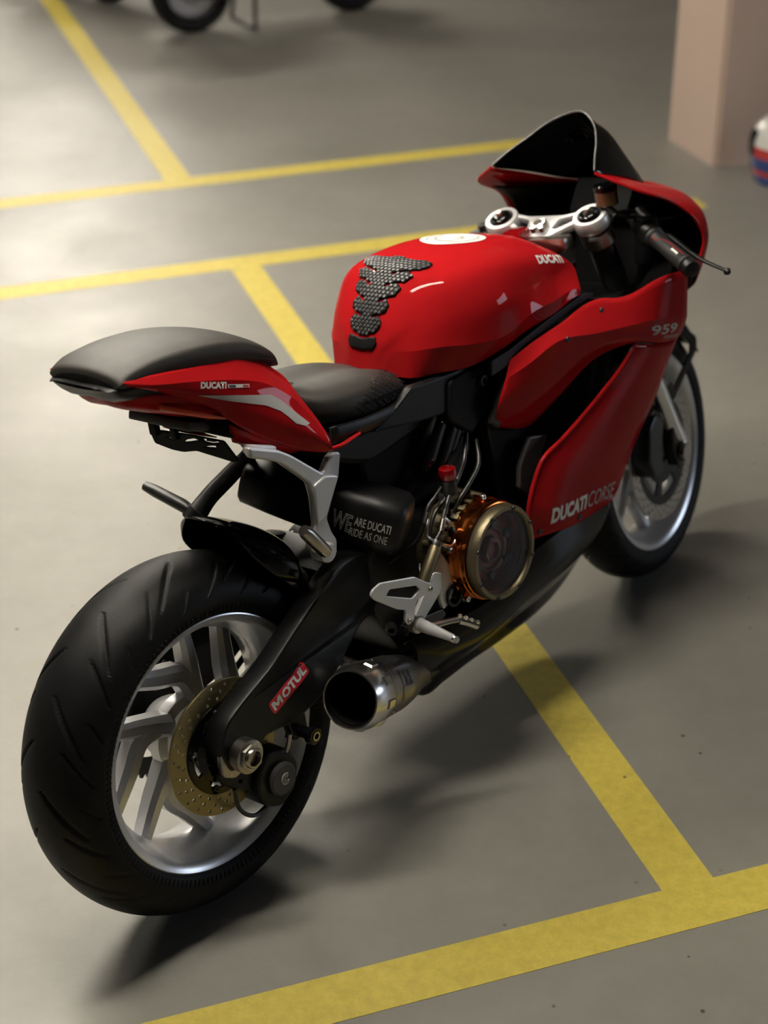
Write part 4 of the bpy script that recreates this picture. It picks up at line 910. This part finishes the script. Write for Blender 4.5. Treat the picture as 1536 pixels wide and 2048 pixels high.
tube('switch_wire', [(0.480, -0.160, 0.470), (0.468, -0.172, 0.455), (0.480, -0.176, 0.446), (0.494, -0.168, 0.452)], 0.0018, 'dark_metal', mc, seg=6)
peg = tube('rider_peg', [(0.414, -0.200, 0.386), (0.411, -0.222, 0.386), (0.398, -0.290, 0.389), (0.394, -0.305, 0.390)], 0.010, 'cast_silver', B, n=1, seg=16, radii=[0.0125, 0.0115, 0.0072, 0.0062])
lathe('peg_tip', [(0.0062, -0.003), (0.0078, 0.0), (0.0062, 0.003)], (0.395, -0.300, 0.390), (-0.013, -0.068, 0.003), 'bright_alu', peg, seg=16)
cyl('peg_mount', (0.412, -0.185, 0.386), A_, 0.017, 0.018, 'steel', peg)
tube('peg_spring', [(0.385+0.010*math.cos(i*1.2)*0.3+0.004*i*0.2, -0.185-0.004*math.sin(i*1.2), 0.400-0.0022*i) for i in range(16)], 0.0016, 'dark_metal', peg, n=3, seg=6)
bl = tube('brake_lever', [(0.420, -0.205, 0.378), (0.440, -0.216, 0.376), (0.475, -0.226, 0.370), (0.492, -0.231, 0.366)], 0.007, 'silver', B, n=4, seg=12, radii=[0.010, 0.008, 0.007, 0.0075], flat=0.7)
tube('lever_toe', [(0.490, -0.231, 0.366), (0.505, -0.240, 0.356), (0.518, -0.250, 0.345)], 0.0085, 'bright_alu', bl, n=2, seg=10)
for i in range(4):
    p0 = V((0.490, -0.233, 0.372)).lerp(V((0.516, -0.251, 0.351)), i/3); bolt(bl, p0, (-0.1, -0.3, 0.9), 0.0042, 0.005, 'bright_alu', 'toe_knurl')
bolt(B, (0.392, -0.150, 0.378), (-0.6, -0.6, 0.1), 0.011, 0.02, 'dark_metal', 'pivot_bolt')

# ---- passenger peg hangers
HO = [(0.140, 0.832), (0.205, 0.802), (0.232, 0.782), (0.298, 0.722), (0.318, 0.745), (0.336, 0.748), (0.347, 0.742), (0.334, 0.702), (0.290, 0.640), (0.296, 0.612), (0.306, 0.592), (0.300, 0.566), (0.282, 0.562), (0.240, 0.600), (0.246, 0.622), (0.262, 0.636), (0.266, 0.690), (0.262, 0.718), (0.205, 0.778), (0.185, 0.790), (0.142, 0.812)]
HH = [(0.284, 0.692), (0.300, 0.712), (0.316, 0.708), (0.300, 0.680), (0.288, 0.665)]
s = -1
hg_ = side('footpeg_hanger', [rnd(HO, 0.007)], s*0.128, 0.016, 'cast_silver', B, 0.004)
side('hanger_web', [rnd([(0.262, 0.640), (0.286, 0.645), (0.330, 0.705), (0.316, 0.712), (0.298, 0.718), (0.268, 0.712)], 0.006)], s*0.136, 0.008, 'cast_silver', hg_, 0.003)
box('hanger_mount', (0.176, s*0.121, 0.812), (0.060, 0.022, 0.016), 'cast_silver', hg_, 0.005, rot=ry(22))
cyl('peg_clevis', (0.268, s*0.118, 0.586), (0, s, 0), 0.018, 0.034, 'cast_silver', hg_, bev=0.003)
bolt(hg_, (0.290, s*0.137, 0.578), (0, s, 0), 0.006, 0.004, 'steel')
tube('passenger_peg', [(0.262, -0.148, 0.590), (0.246, -0.150, 0.612), (0.222, -0.150, 0.645), (0.216, -0.150, 0.652)], 0.011, 'steel', B, n=1, seg=16, radii=[0.012, 0.0125, 0.0125, 0.010])
hl_ = tube('footpeg_hanger', [(0.300, 0.075, 0.760), (0.337, 0.088, 0.708), (0.318, 0.110, 0.682), (0.300, 0.122, 0.666), (0.266, 0.140, 0.640), (0.232, 0.150, 0.612)], 0.017, 'dark_metal', B, n=4, seg=12, radii=[0.014, 0.015, 0.016, 0.017, 0.017, 0.020], flat=0.55)
tube('peg_clevis', [(0.240, 0.146, 0.622), (0.226, 0.156, 0.606)], 0.020, 'dark_metal', hl_, n=1, seg=14)
tube('passenger_peg', [(0.232, 0.158, 0.622), (0.228, 0.175, 0.632), (0.222, 0.240, 0.652), (0.220, 0.262, 0.658)], 0.011, 'dark_metal', B, n=1, seg=16, radii=[0.011, 0.0125, 0.0115, 0.009])

# ---- side stand on the far side
ss_ = tube('side_stand', [(0.52, 0.10, 0.30), (0.47, 0.19, 0.16), (0.44, 0.235, 0.052)], 0.013, 'dark_metal', B, n=1, seg=14)
box('stand_foot', (0.445, 0.240, 0.049), (0.07, 0.045, 0.008), 'dark_metal', ss_, 0.002, rot=Matrix.Rotation(LEAN, 3, 'X'))

# ---- front end (turned with the steering)
fkd = V((-math.sin(RAKE), 0, math.cos(RAKE)))
FT = V((1.178, 0, 0.921))
for s in (-1, 1):
    t0 = FT+V((0, s*0.104, 0))
    fk = tube('fork_leg', [t0-fkd*0.015, t0-fkd*0.42], 0.027, 'dark_metal', B, n=1, seg=28, xf=st)
    tube('fork_slider', [t0-fkd*0.40, t0-fkd*0.60, t0-fkd*0.64, t0-fkd*0.69], 0.0215, 'bright_alu', fk, n=1, seg=24, xf=st, radii=[0.0215, 0.0215, 0.024, 0.024])
    side('fork_foot', [rnd([(1.405, 0.385), (1.448, 0.395), (1.462, 0.330), (1.452, 0.275), (1.412, 0.270), (1.398, 0.320)], 0.01)], s*0.104, 0.030, 'dark_metal', fk, 0.005, xf=st)
    lathe('fork_cap', [(0.0, 0.014), (0.013, 0.014), (0.016, 0.011), (0.0195, 0.010), (0.022, 0.006), (0.0225, -0.004)], t0-fkd*0.002, fkd, 'black_gloss', fk, seg=28, xf=st)
    lathe('cap_adjuster', [(0.0, 0.022), (0.006, 0.022), (0.008, 0.019), (0.008, 0.012)], t0-fkd*0.002, fkd, 'steel', fk, seg=16, xf=st)
    # clamp ring of the top yoke and the bar clamp below
    yk = lathe('yoke_ring', [(0.0265, -0.026), (0.036, -0.026), (0.0375, -0.022), (0.0375, -0.002), (0.035, 0.003), (0.0265, 0.003)], t0, fkd, 'cast_silver', B, seg=40, closed=True, xf=st)
    lathe('bar_clamp', [(0.0275, -0.066), (0.0345, -0.066), (0.0345, -0.034), (0.0275, -0.034)], t0, fkd, 'steel', yk, seg=36, closed=True, xf=st)
    tube('clamp_bolt', [t0-fkd*0.05+V((-0.028, s*0.024, 0)), t0-fkd*0.05+V((-0.048, s*0.006, 0.002))], 0.0045, 'bright_alu', yk, n=1, seg=10, xf=st)
    # handlebar
    b0 = t0-fkd*0.048+V((0.0, s*0.030, 0)); gi = V((1.222, s*0.222, 0.858)); ge = V((1.124, s*0.342, 0.820)); gd = (ge-gi).normalized()
    b0 = gi-gd*0.115
    hb = tube('handlebar', [b0, ge], 0.011, 'dark_metal', B, n=1, seg=16, xf=st)
    gr = lathe('grip', [(0.011, -0.006), (0.0205, -0.006), (0.0215, -0.002), (0.0205, 0.003), (0.0170, 0.006), (0.0165, 0.040), (0.0172, 0.085), (0.0175, 0.128), (0.0185, 0.132), (0.0175, 0.136), (0.011, 0.137)], gi, gd, 'grip_rubber', B, seg=32, xf=st)
    lathe('bar_end', [(0.0, 0.163), (0.010, 0.163), (0.0165, 0.160), (0.0185, 0.154), (0.0185, 0.142), (0.016, 0.138), (0.0, 0.138)], gi, gd, 'black_satin', hb, seg=32, xf=st)
    lathe('switch_housing', [(0.011, -0.075), (0.019, -0.075), (0.0215, -0.068), (0.0215, -0.050), (0.0185, -0.046), (0.0185, -0.034), (0.0225, -0.030), (0.0225, -0.010), (0.019, -0.007), (0.011, -0.007)], gi, gd, 'black_satin', hb, seg=28, closed=True, xf=st)
    sb_ = box('switch_box', tuple(gi-gd*0.040+V((0.006, 0, 0.014))), (0.036, 0.036, 0.026), 'black_satin', hb, 0.006, rot=Matrix.Rotation(math.atan2(gd.y, gd.x), 3, 'Z'), xf=st)
    lv = tube('hand_lever', [gi-gd*0.035+V((0.030, 0, -0.002)), gi+V((0.052, s*0.000, -0.006)), gi+gd*0.05+V((0.068, 0, -0.014)), gi+gd*0.12+V((0.085, s*0.002, -0.022)), gi+gd*0.175+V((0.112, s*0.012, -0.030))], 0.006, 'black_satin', B, n=5, seg=10, xf=st, radii=[0.009, 0.0085, 0.0065, 0.0055, 0.0045], flat=0.75)
    lathe('lever_ball', [(0, -0.008), (0.005, -0.006), (0.008, 0), (0.005, 0.006), (0, 0.008)], gi+gd*0.178+V((0.114, s*0.012, -0.031)), gd, 'black_satin', lv, seg=16, xf=st)
    mcy = tube('master_cylinder', [gi-gd*0.10+V((0.030, 0, 0.010)), gi-gd*0.030+V((0.032, 0, 0.0))], 0.013, 'dark_metal', B, n=1, seg=18, xf=st)
    if s < 0:
        rsv = cyl('fluid_reservoir', (1.203, -0.134, 0.936), (0, 0, 1), 0.0235, 0.030, 'fluid', B, xf=st)
        lathe('reservoir_cap', [(0, 0.013), (0.022, 0.013), (0.0245, 0.010), (0.0245, 0.0), (0, 0)], (1.203, -0.134, 0.966), (0, 0, 1), 'black_gloss', rsv, seg=32, xf=st)
        tube('reservoir_bracket', [(1.203, -0.134, 0.936), (1.214, -0.150, 0.915), gi-gd*0.07+V((0.03, 0, 0.008))], 0.004, 'dark_metal', rsv, seg=8, xf=st)
        tube('front_brake_hose', [gi-gd*0.10+V((0.03, 0, 0.012)), (1.26, -0.12, 0.90), (1.27, -0.09, 0.84), (1.25, -0.07, 0.72)], 0.0045, 'cable', mcy, seg=8, xf=st)
    # grip print: thin red line and small logo
    gx, gy, gz = frame(gd)
    def gpt(u, ang, r=0.0177):
        return gi+gd*u+(gx*math.cos(ang)+gy*math.sin(ang))*r
    if s < 0:
        ref = V((-0.55, -0.45, 0.75)); ga_ = math.atan2(ref.dot(gy), ref.dot(gx)); ref2 = V((-0.8, -0.3, 0.1)); gb_ = math.atan2(ref2.dot(gy), ref2.dot(gx)); sg_ = 1 if ((ga_-gb_+PI) % (2*PI)-PI) > 0 else -1
        tube('grip_stripe', [gpt(0.010, ga_-sg_*0.55), gpt(0.026, ga_-sg_*0.75), gpt(0.040, ga_-sg_*0.15, 0.0172), gpt(0.058, ga_+sg_*0.10, 0.0174), gpt(0.090, ga_+sg_*0.12, 0.0178), gpt(0.124, ga_+sg_*0.12, 0.0180)], 0.0007, 'red_paint', gr, n=4, seg=6, xf=st)
        lg = [gpt(0.086, ga_-sg_*0.15, 0.0182), gpt(0.112, ga_-sg_*0.15, 0.0184), gpt(0.112, ga_-sg_*0.45, 0.0184), gpt(0.104, ga_-sg_*0.40, 0.0184), gpt(0.086, ga_-sg_*0.42, 0.0182)]
        mesh('grip_logo', [st(p) for p in lg], [tuple(range(5))], 'white', gr, smooth=False)
# top yoke web with two windows
ya, yb = V((0, 1, 0)), fkd.cross(V((0, 1, 0))).normalized()
if yb.x < 0: yb = -yb
yo_ = FT-fkd*0.010
web = [(-0.080, -0.018), (-0.080, 0.020), (-0.040, 0.008), (0.040, 0.008), (0.080, 0.020), (0.080, -0.018), (0.045, -0.048), (0.024, -0.070), (-0.024, -0.070), (-0.045, -0.048)]
plate('top_yoke', [rnd(web, 0.008), rnd([(-0.072, -0.010), (-0.070, 0.008), (-0.036, -0.004), (-0.030, -0.034), (-0.040, -0.036)], 0.005), rnd([(0.072, -0.010), (0.070, 0.008), (0.036, -0.004), (0.030, -0.034), (0.040, -0.036)], 0.005)], yo_, ya, yb, 0.018, 'cast_silver', B, 0.0025, xf=st)
stn = lathe('stem_nut', [(0.010, 0.012), (0.016, 0.012), (0.019, 0.009), (0.019, 0.0), (0.010, 0.0)], FT-yb*0.030, fkd, 'steel', B, seg=28, closed=True, xf=st)
for i, (yy, xx) in enumerate(((0.030, -0.052), (0.044, -0.064), (0.016, -0.068))): cyl('yoke_bolt', tuple(FT+V((xx, -yy*0.6, -0.012))), fkd, 0.0065, 0.012, 'bright_alu', B, seg=16, xf=st)
box('ignition_lock', tuple(FT+V((-0.065, 0.035, -0.025))), (0.045, 0.045, 0.04), 'red_gloss', B, 0.008, xf=st)
box('steering_damper', tuple(FT+V((-0.055, -0.030, -0.040))), (0.040, 0.10, 0.030), 'steel', B, 0.008, xf=st)
side('lower_yoke', [rnd([(1.19, 0.74), (1.29, 0.75), (1.29, 0.70), (1.20, 0.69)], 0.01)], 0.0, 0.26, 'black_satin', B, 0.006, xf=st)
# dash and inner cockpit
box('dash', (1.385, 0.0, 0.905), (0.035, 0.15, 0.085), 'black_matte', B, 0.010, rot=ry(35))
for s in (-1, 1):
    surf('cockpit_liner', [[(1.06, s*0.10, 0.80), (1.06, s*0.15, 0.80), (1.08, s*0.175, 0.795)], [(1.14, s*0.10, 0.755), (1.14, s*0.17, 0.765), (1.15, s*0.198, 0.780)], [(1.24, s*0.11, 0.73), (1.24, s*0.19, 0.755), (1.235, s*0.228, 0.788)], [(1.33, s*0.11, 0.74), (1.34, s*0.19, 0.76), (1.345, s*0.228, 0.795)], [(1.44, s*0.08, 0.76), (1.45, s*0.13, 0.78), (1.44, s*0.19, 0.80)]], 'black_matte', B, 4, 4, thick=0.003)
    box('inner_duct', (1.35, s*0.155, 0.835), (0.16, 0.03, 0.09), 'black_matte', B, 0.01, rot=ry(10))
core('headlight_bucket', [(1.38, 0.86), (1.50, 0.87), (1.54, 0.80), (1.48, 0.70), (1.36, 0.70)], 0.085, 'black_matte')
# windscreen
SCR = [[(1.315, 0, 1.110), (1.352, 0, 1.078), (1.402, 0, 1.018), (1.480, 0, 0.922)],
       [(1.290, -0.050, 1.096), (1.330, -0.056, 1.068), (1.378, -0.060, 1.012), (1.452, -0.055, 0.927)],
       [(1.243, -0.089, 1.066), (1.280, -0.096, 1.038), (1.325, -0.100, 0.995), (1.385, -0.095, 0.947)],
       [(1.203, -0.111, 1.046), (1.225, -0.117, 1.028), (1.252, -0.120, 1.008), (1.290, -0.120, 0.984)],
       [(1.172, -0.129, 1.026), (1.175, -0.130, 1.024), (1.180, -0.131, 1.021), (1.186, -0.132, 1.018)]]
SCF = SCR[::-1] + [[(p[0], -p[1], p[2]) for p in c] for c in SCR[1:]]
wsn = surf('windscreen', SCF, 'screen_tint', B, 6, 6, thick=0.003, off=0)
tube('screen_edge', [c[0] for c in SCF], 0.0019, 'screen_edge', wsn, n=6, seg=8)
# nose cowl
NS = [[(1.170, -0.130, 1.022), (1.213, -0.203, 0.979), (1.310, -0.225, 0.928), (1.360, -0.243, 0.876), (1.374, -0.247, 0.836), (1.362, -0.243, 0.800), (1.340, -0.239, 0.790)],
      [(1.270, -0.126, 0.988), (1.312, -0.168, 0.956), (1.370, -0.203, 0.914), (1.412, -0.223, 0.868), (1.422, -0.228, 0.828), (1.408, -0.224, 0.782), (1.378, -0.224, 0.752)],
      [(1.372, -0.102, 0.950), (1.412, -0.134, 0.930), (1.462, -0.162, 0.894), (1.492, -0.176, 0.858), (1.498, -0.178, 0.818), (1.478, -0.172, 0.762), (1.43, -0.16, 0.700)],
      [(1.450, -0.056, 0.926), (1.500, -0.077, 0.908), (1.548, -0.094, 0.879), (1.570, -0.100, 0.848), (1.572, -0.102, 0.808), (1.548, -0.098, 0.740), (1.50, -0.09, 0.690)],
      [(1.482, 0, 0.920), (1.540, 0, 0.904), (1.590, 0, 0.878), (1.612, 0, 0.848), (1.610, 0, 0.806), (1.582, 0, 0.730), (1.53, 0, 0.685)]]
nc = surf('nose_cowl', NS + mir(NS)[::-1][1:], 'red', B, 6, 5, thick=0.0035, out=(1, 0, 0.3))
for s in (1, -1):
    g = NS if s == 1 else mir(NS)
    tube('cowl_edge', [tuple(p) for p in g[0][:6]], 0.0034, 'red', nc, n=5, seg=8)
for s in (1, -1):      # dark inner liner of the nose
    L0 = [[tuple(V(a).lerp(V(b), 0.30)) for a, b in zip(NS[0], NS[1])]] + NS[1:]
    surf('nose_liner', [[(p[0]-0.010, -s*max(0.0, -p[1]-0.010), p[2]-0.010) for p in c[1:]] for c in L0], 'black_matte', B, 4, 4, thick=0.002)
for s in (-1, 1):
    mesh('headlight', [(1.565, s*0.03, 0.80), (1.572, s*0.085, 0.812), (1.545, s*0.12, 0.835), (1.585, s*0.04, 0.835)], [(0, 1, 2, 3)], 'black_gloss', B, smooth=False)
# front brake discs and calipers
for s in (-1, 1):
    c2 = FC
    fd = disc('front_brake_disc', c2, 0.160, 0.122, s*0.068, 0.005, 'steel', B, [(0.152, 30, 0.0, 0.0036), (0.141, 30, 0.10, 0.0036), (0.131, 30, 0.20, 0.0036)], xf=st)
    carrier('disc_carrier', c2, 0.126, s*0.068, 'black_satin', fd, xf=st, n=6)
    fc_ = side('front_caliper', [rnd([(1.300, 0.405), (1.340, 0.428), (1.375, 0.395), (1.352, 0.350), (1.345, 0.290), (1.300, 0.285), (1.278, 0.335)], 0.012)], s*0.085, 0.060, 'dark_metal', B, 0.006, xf=st)
    cyl('front_axle_nut', (FC.x, s*0.122, FC.z), (0, s, 0), 0.022, 0.012, 'steel', B, xf=st)
# front fender
FF = []
for deg in (128, 112, 96, 80, 64, 48, 36, 30):
    a = math.radians(deg); r = 0.322; hw = 0.076 if deg > 40 else 0.064
    FF.append([(FC.x+(r+dr)*math.cos(a), -hw*yy, FC.z+(r+dr)*math.sin(a)) for yy, dr in ((0, 0.004), (0.5, 0.001), (0.85, -0.010), (1.0, -0.026))])
surf('front_fender', full(FF), 'black_gloss', B, 4, 4, thick=0.003, xf=st)
for s in (-1, 1):
    side('fender_arm', [rnd([(1.33, 0.585), (1.431, 0.604), (1.545, 0.580), (1.655, 0.500), (1.648, 0.470), (1.500, 0.400), (1.428, 0.360), (1.398, 0.392), (1.415, 0.440), (1.375, 0.500)], 0.012),
                         rnd([(1.480, 0.560), (1.545, 0.555), (1.620, 0.500), (1.612, 0.474), (1.505, 0.425), (1.462, 0.452)], 0.010)], s*0.080, 0.005, 'black_gloss', B, 0.001, xf=st)

# ================================================================ background: scooters and helmet
def scooter(name, pos, yaw, label, body_m='black_gloss', wb=0.92, wr=0.215):
    e = empty(name, Matrix.Translation(pos) @ Matrix.Rotation(yaw, 4, 'Z'))
    tag(e, label, 'scooter', 'dark scooters at the back')
    for i, x in enumerate((0.0, wb)):
        t = lathe('wheel_tyre', [(wr-0.075, -0.045), (wr-0.03, -0.058), (wr-0.008, -0.040), (wr, 0.0), (wr-0.008, 0.040), (wr-0.03, 0.058), (wr-0.075, 0.045)], (x, 0, wr), Y, 'rubber', e, seg=40, closed=True)
        lathe('wheel_rim', [(0.02, -0.03), (0.05, -0.035), (0.07, -0.012), (wr-0.085, -0.016), (wr-0.072, -0.045), (wr-0.072, 0.045), (wr-0.085, 0.016), (0.07, 0.012), (0.05, 0.035), (0.02, 0.03)], (x, 0, wr), Y, 'silver' if i == 0 else 'dark_metal', t, seg=32, closed=True)
    g = lambda x, z, hw, hh: [(x, -hw*0.6, z+hh), (x, -hw, z+hh*0.3), (x, -hw, z-hh*0.6), (x, -hw*0.5, z-hh), (x, hw*0.5, z-hh), (x, hw, z-hh*0.6), (x, hw, z+hh*0.3), (x, hw*0.6, z+hh), (x, -hw*0.6, z+hh)]
    surf('rear_body', [g(-0.28, 0.66, 0.07, 0.06), g(-0.15, 0.60, 0.13, 0.12), g(0.05, 0.52, 0.16, 0.18), g(0.24, 0.45, 0.15, 0.20), g(0.34, 0.38, 0.13, 0.15)], body_m, e, 4, 2, cap=True)
    surf('seat', [g(-0.26, 0.75, 0.10, 0.04), g(-0.05, 0.78, 0.13, 0.05), g(0.20, 0.74, 0.12, 0.05), g(0.36, 0.70, 0.07, 0.04)], 'leather', e, 4, 2, cap=True)
    box('floorboard', (0.46, 0, 0.27), (0.36, 0.30, 0.07), 'black_satin', e, 0.02)
    surf('leg_shield', [g(0.60, 0.50, 0.18, 0.24), g(0.66, 0.58, 0.19, 0.28), g(0.74, 0.62, 0.15, 0.26), g(0.80, 0.60, 0.06, 0.18)], body_m, e, 4, 2, cap=True)
    surf('front_mudguard', [[(wb+0.245*math.cos(a), y, wr+0.245*math.sin(a)) for y in (-0.07, -0.04, 0, 0.04, 0.07)] for a in [math.radians(q) for q in (20, 60, 100, 140)]], body_m, e, 4, 2, thick=0.004)
    tube('fork', [(wb, 0.075, wr), (wb-0.08, 0.075, 0.50), (wb-0.15, 0.03, 0.80)], 0.018, 'dark_metal', e, n=3)
    tube('fork', [(wb, -0.075, wr), (wb-0.08, -0.075, 0.50), (wb-0.15, -0.03, 0.80)], 0.018, 'dark_metal', e, n=3)
    tube('handlebar', [(wb-0.26, -0.33, 0.98), (wb-0.18, -0.15, 0.98), (wb-0.17, 0.15, 0.98), (wb-0.26, 0.33, 0.98)], 0.016, 'black_satin', e)
    tube('silencer', [(0.28, -0.12, 0.24), (0.05, -0.15, 0.24), (-0.20, -0.16, 0.30)], 0.05, 'dark_metal', e, n=3, seg=16)
    box('engine', (0.15, 0.0, 0.27), (0.30, 0.16, 0.14), 'dark_metal', e, 0.03)
    tube('centre_stand', [(0.30, 0.12, 0.20), (0.28, 0.15, 0.012), (0.28, 0.10, 0.012), (0.28, -0.10, 0.012), (0.28, -0.15, 0.012), (0.30, -0.12, 0.20)], 0.012, 'dark_metal', e, n=1)
    return e
d0 = V((-0.949, 8.50, 0)); d1 = V((-0.150, 8.93, 0))
scooter('scooter', d0, math.atan2(d1.y-d0.y, d1.x-d0.x), 'dark scooter with both wheels showing at the top edge of the photo', wb=(d1-d0).length)
scooter('scooter', V((-1.47, 9.17, 0)), 2.3, 'dark scooter behind the other one, left of it at the top corner', 'black_satin', wb=1.0)
# helmet on the floor by the pillar
hm = empty('helmet', Matrix.Translation((1.540, 6.13, 0.0)) @ Matrix.Rotation(2.5, 4, 'Z'))
tag(hm, 'white, red and blue full-face helmet on the floor beside the pink pillar', 'helmet')
def hring(z, r, k=1.12, dx=0.0, a0=0.0, a1=2*PI, n=32): return [(dx+r*k*math.cos(a0+(a1-a0)*i/n), r*math.sin(a0+(a1-a0)*i/n), z) for i in range(n+1)]
lay = [(0.262, 0.012), (0.256, 0.055), (0.235, 0.092), (0.200, 0.115), (0.150, 0.124), (0.110, 0.122), (0.070, 0.116), (0.035, 0.106), (0.004, 0.098)]
surf('shell', [hring(z, r) for z, r in lay[:5]], 'white_paint', hm, 3, 1)
surf('lower_shell', [hring(z, r) for z, r in lay[5:]], 'blue_paint', hm, 3, 1)
surf('rear_band', [hring(z, r+0.0005, a0=0.9, a1=2*PI-0.9) for z, r in lay[4:6]], 'red_paint', hm, 3, 1)
surf('visor', [hring(z, r+0.002, a0=-0.95, a1=0.95) for z, r in ((0.206, 0.112), (0.180, 0.122), (0.150, 0.126), (0.110, 0.123))], 'black_gloss', hm, 3, 1)
surf('chin_band', [hring(z, r+0.001, a0=-2.2, a1=2.2) for z, r in ((0.062, 0.1145), (0.050, 0.111), (0.040, 0.108))], 'red_paint', hm, 3, 1)
surf('crest', [hring(z, r+0.001, a0=2.2, a1=4.1) for z, r in ((0.245, 0.076), (0.225, 0.101), (0.200, 0.116))], 'red_paint', hm, 3, 1)
surf('neck_roll', [hring(0.004, 0.098), hring(0.001, 0.085), hring(0.020, 0.080)], 'black_matte', hm, 2, 1)
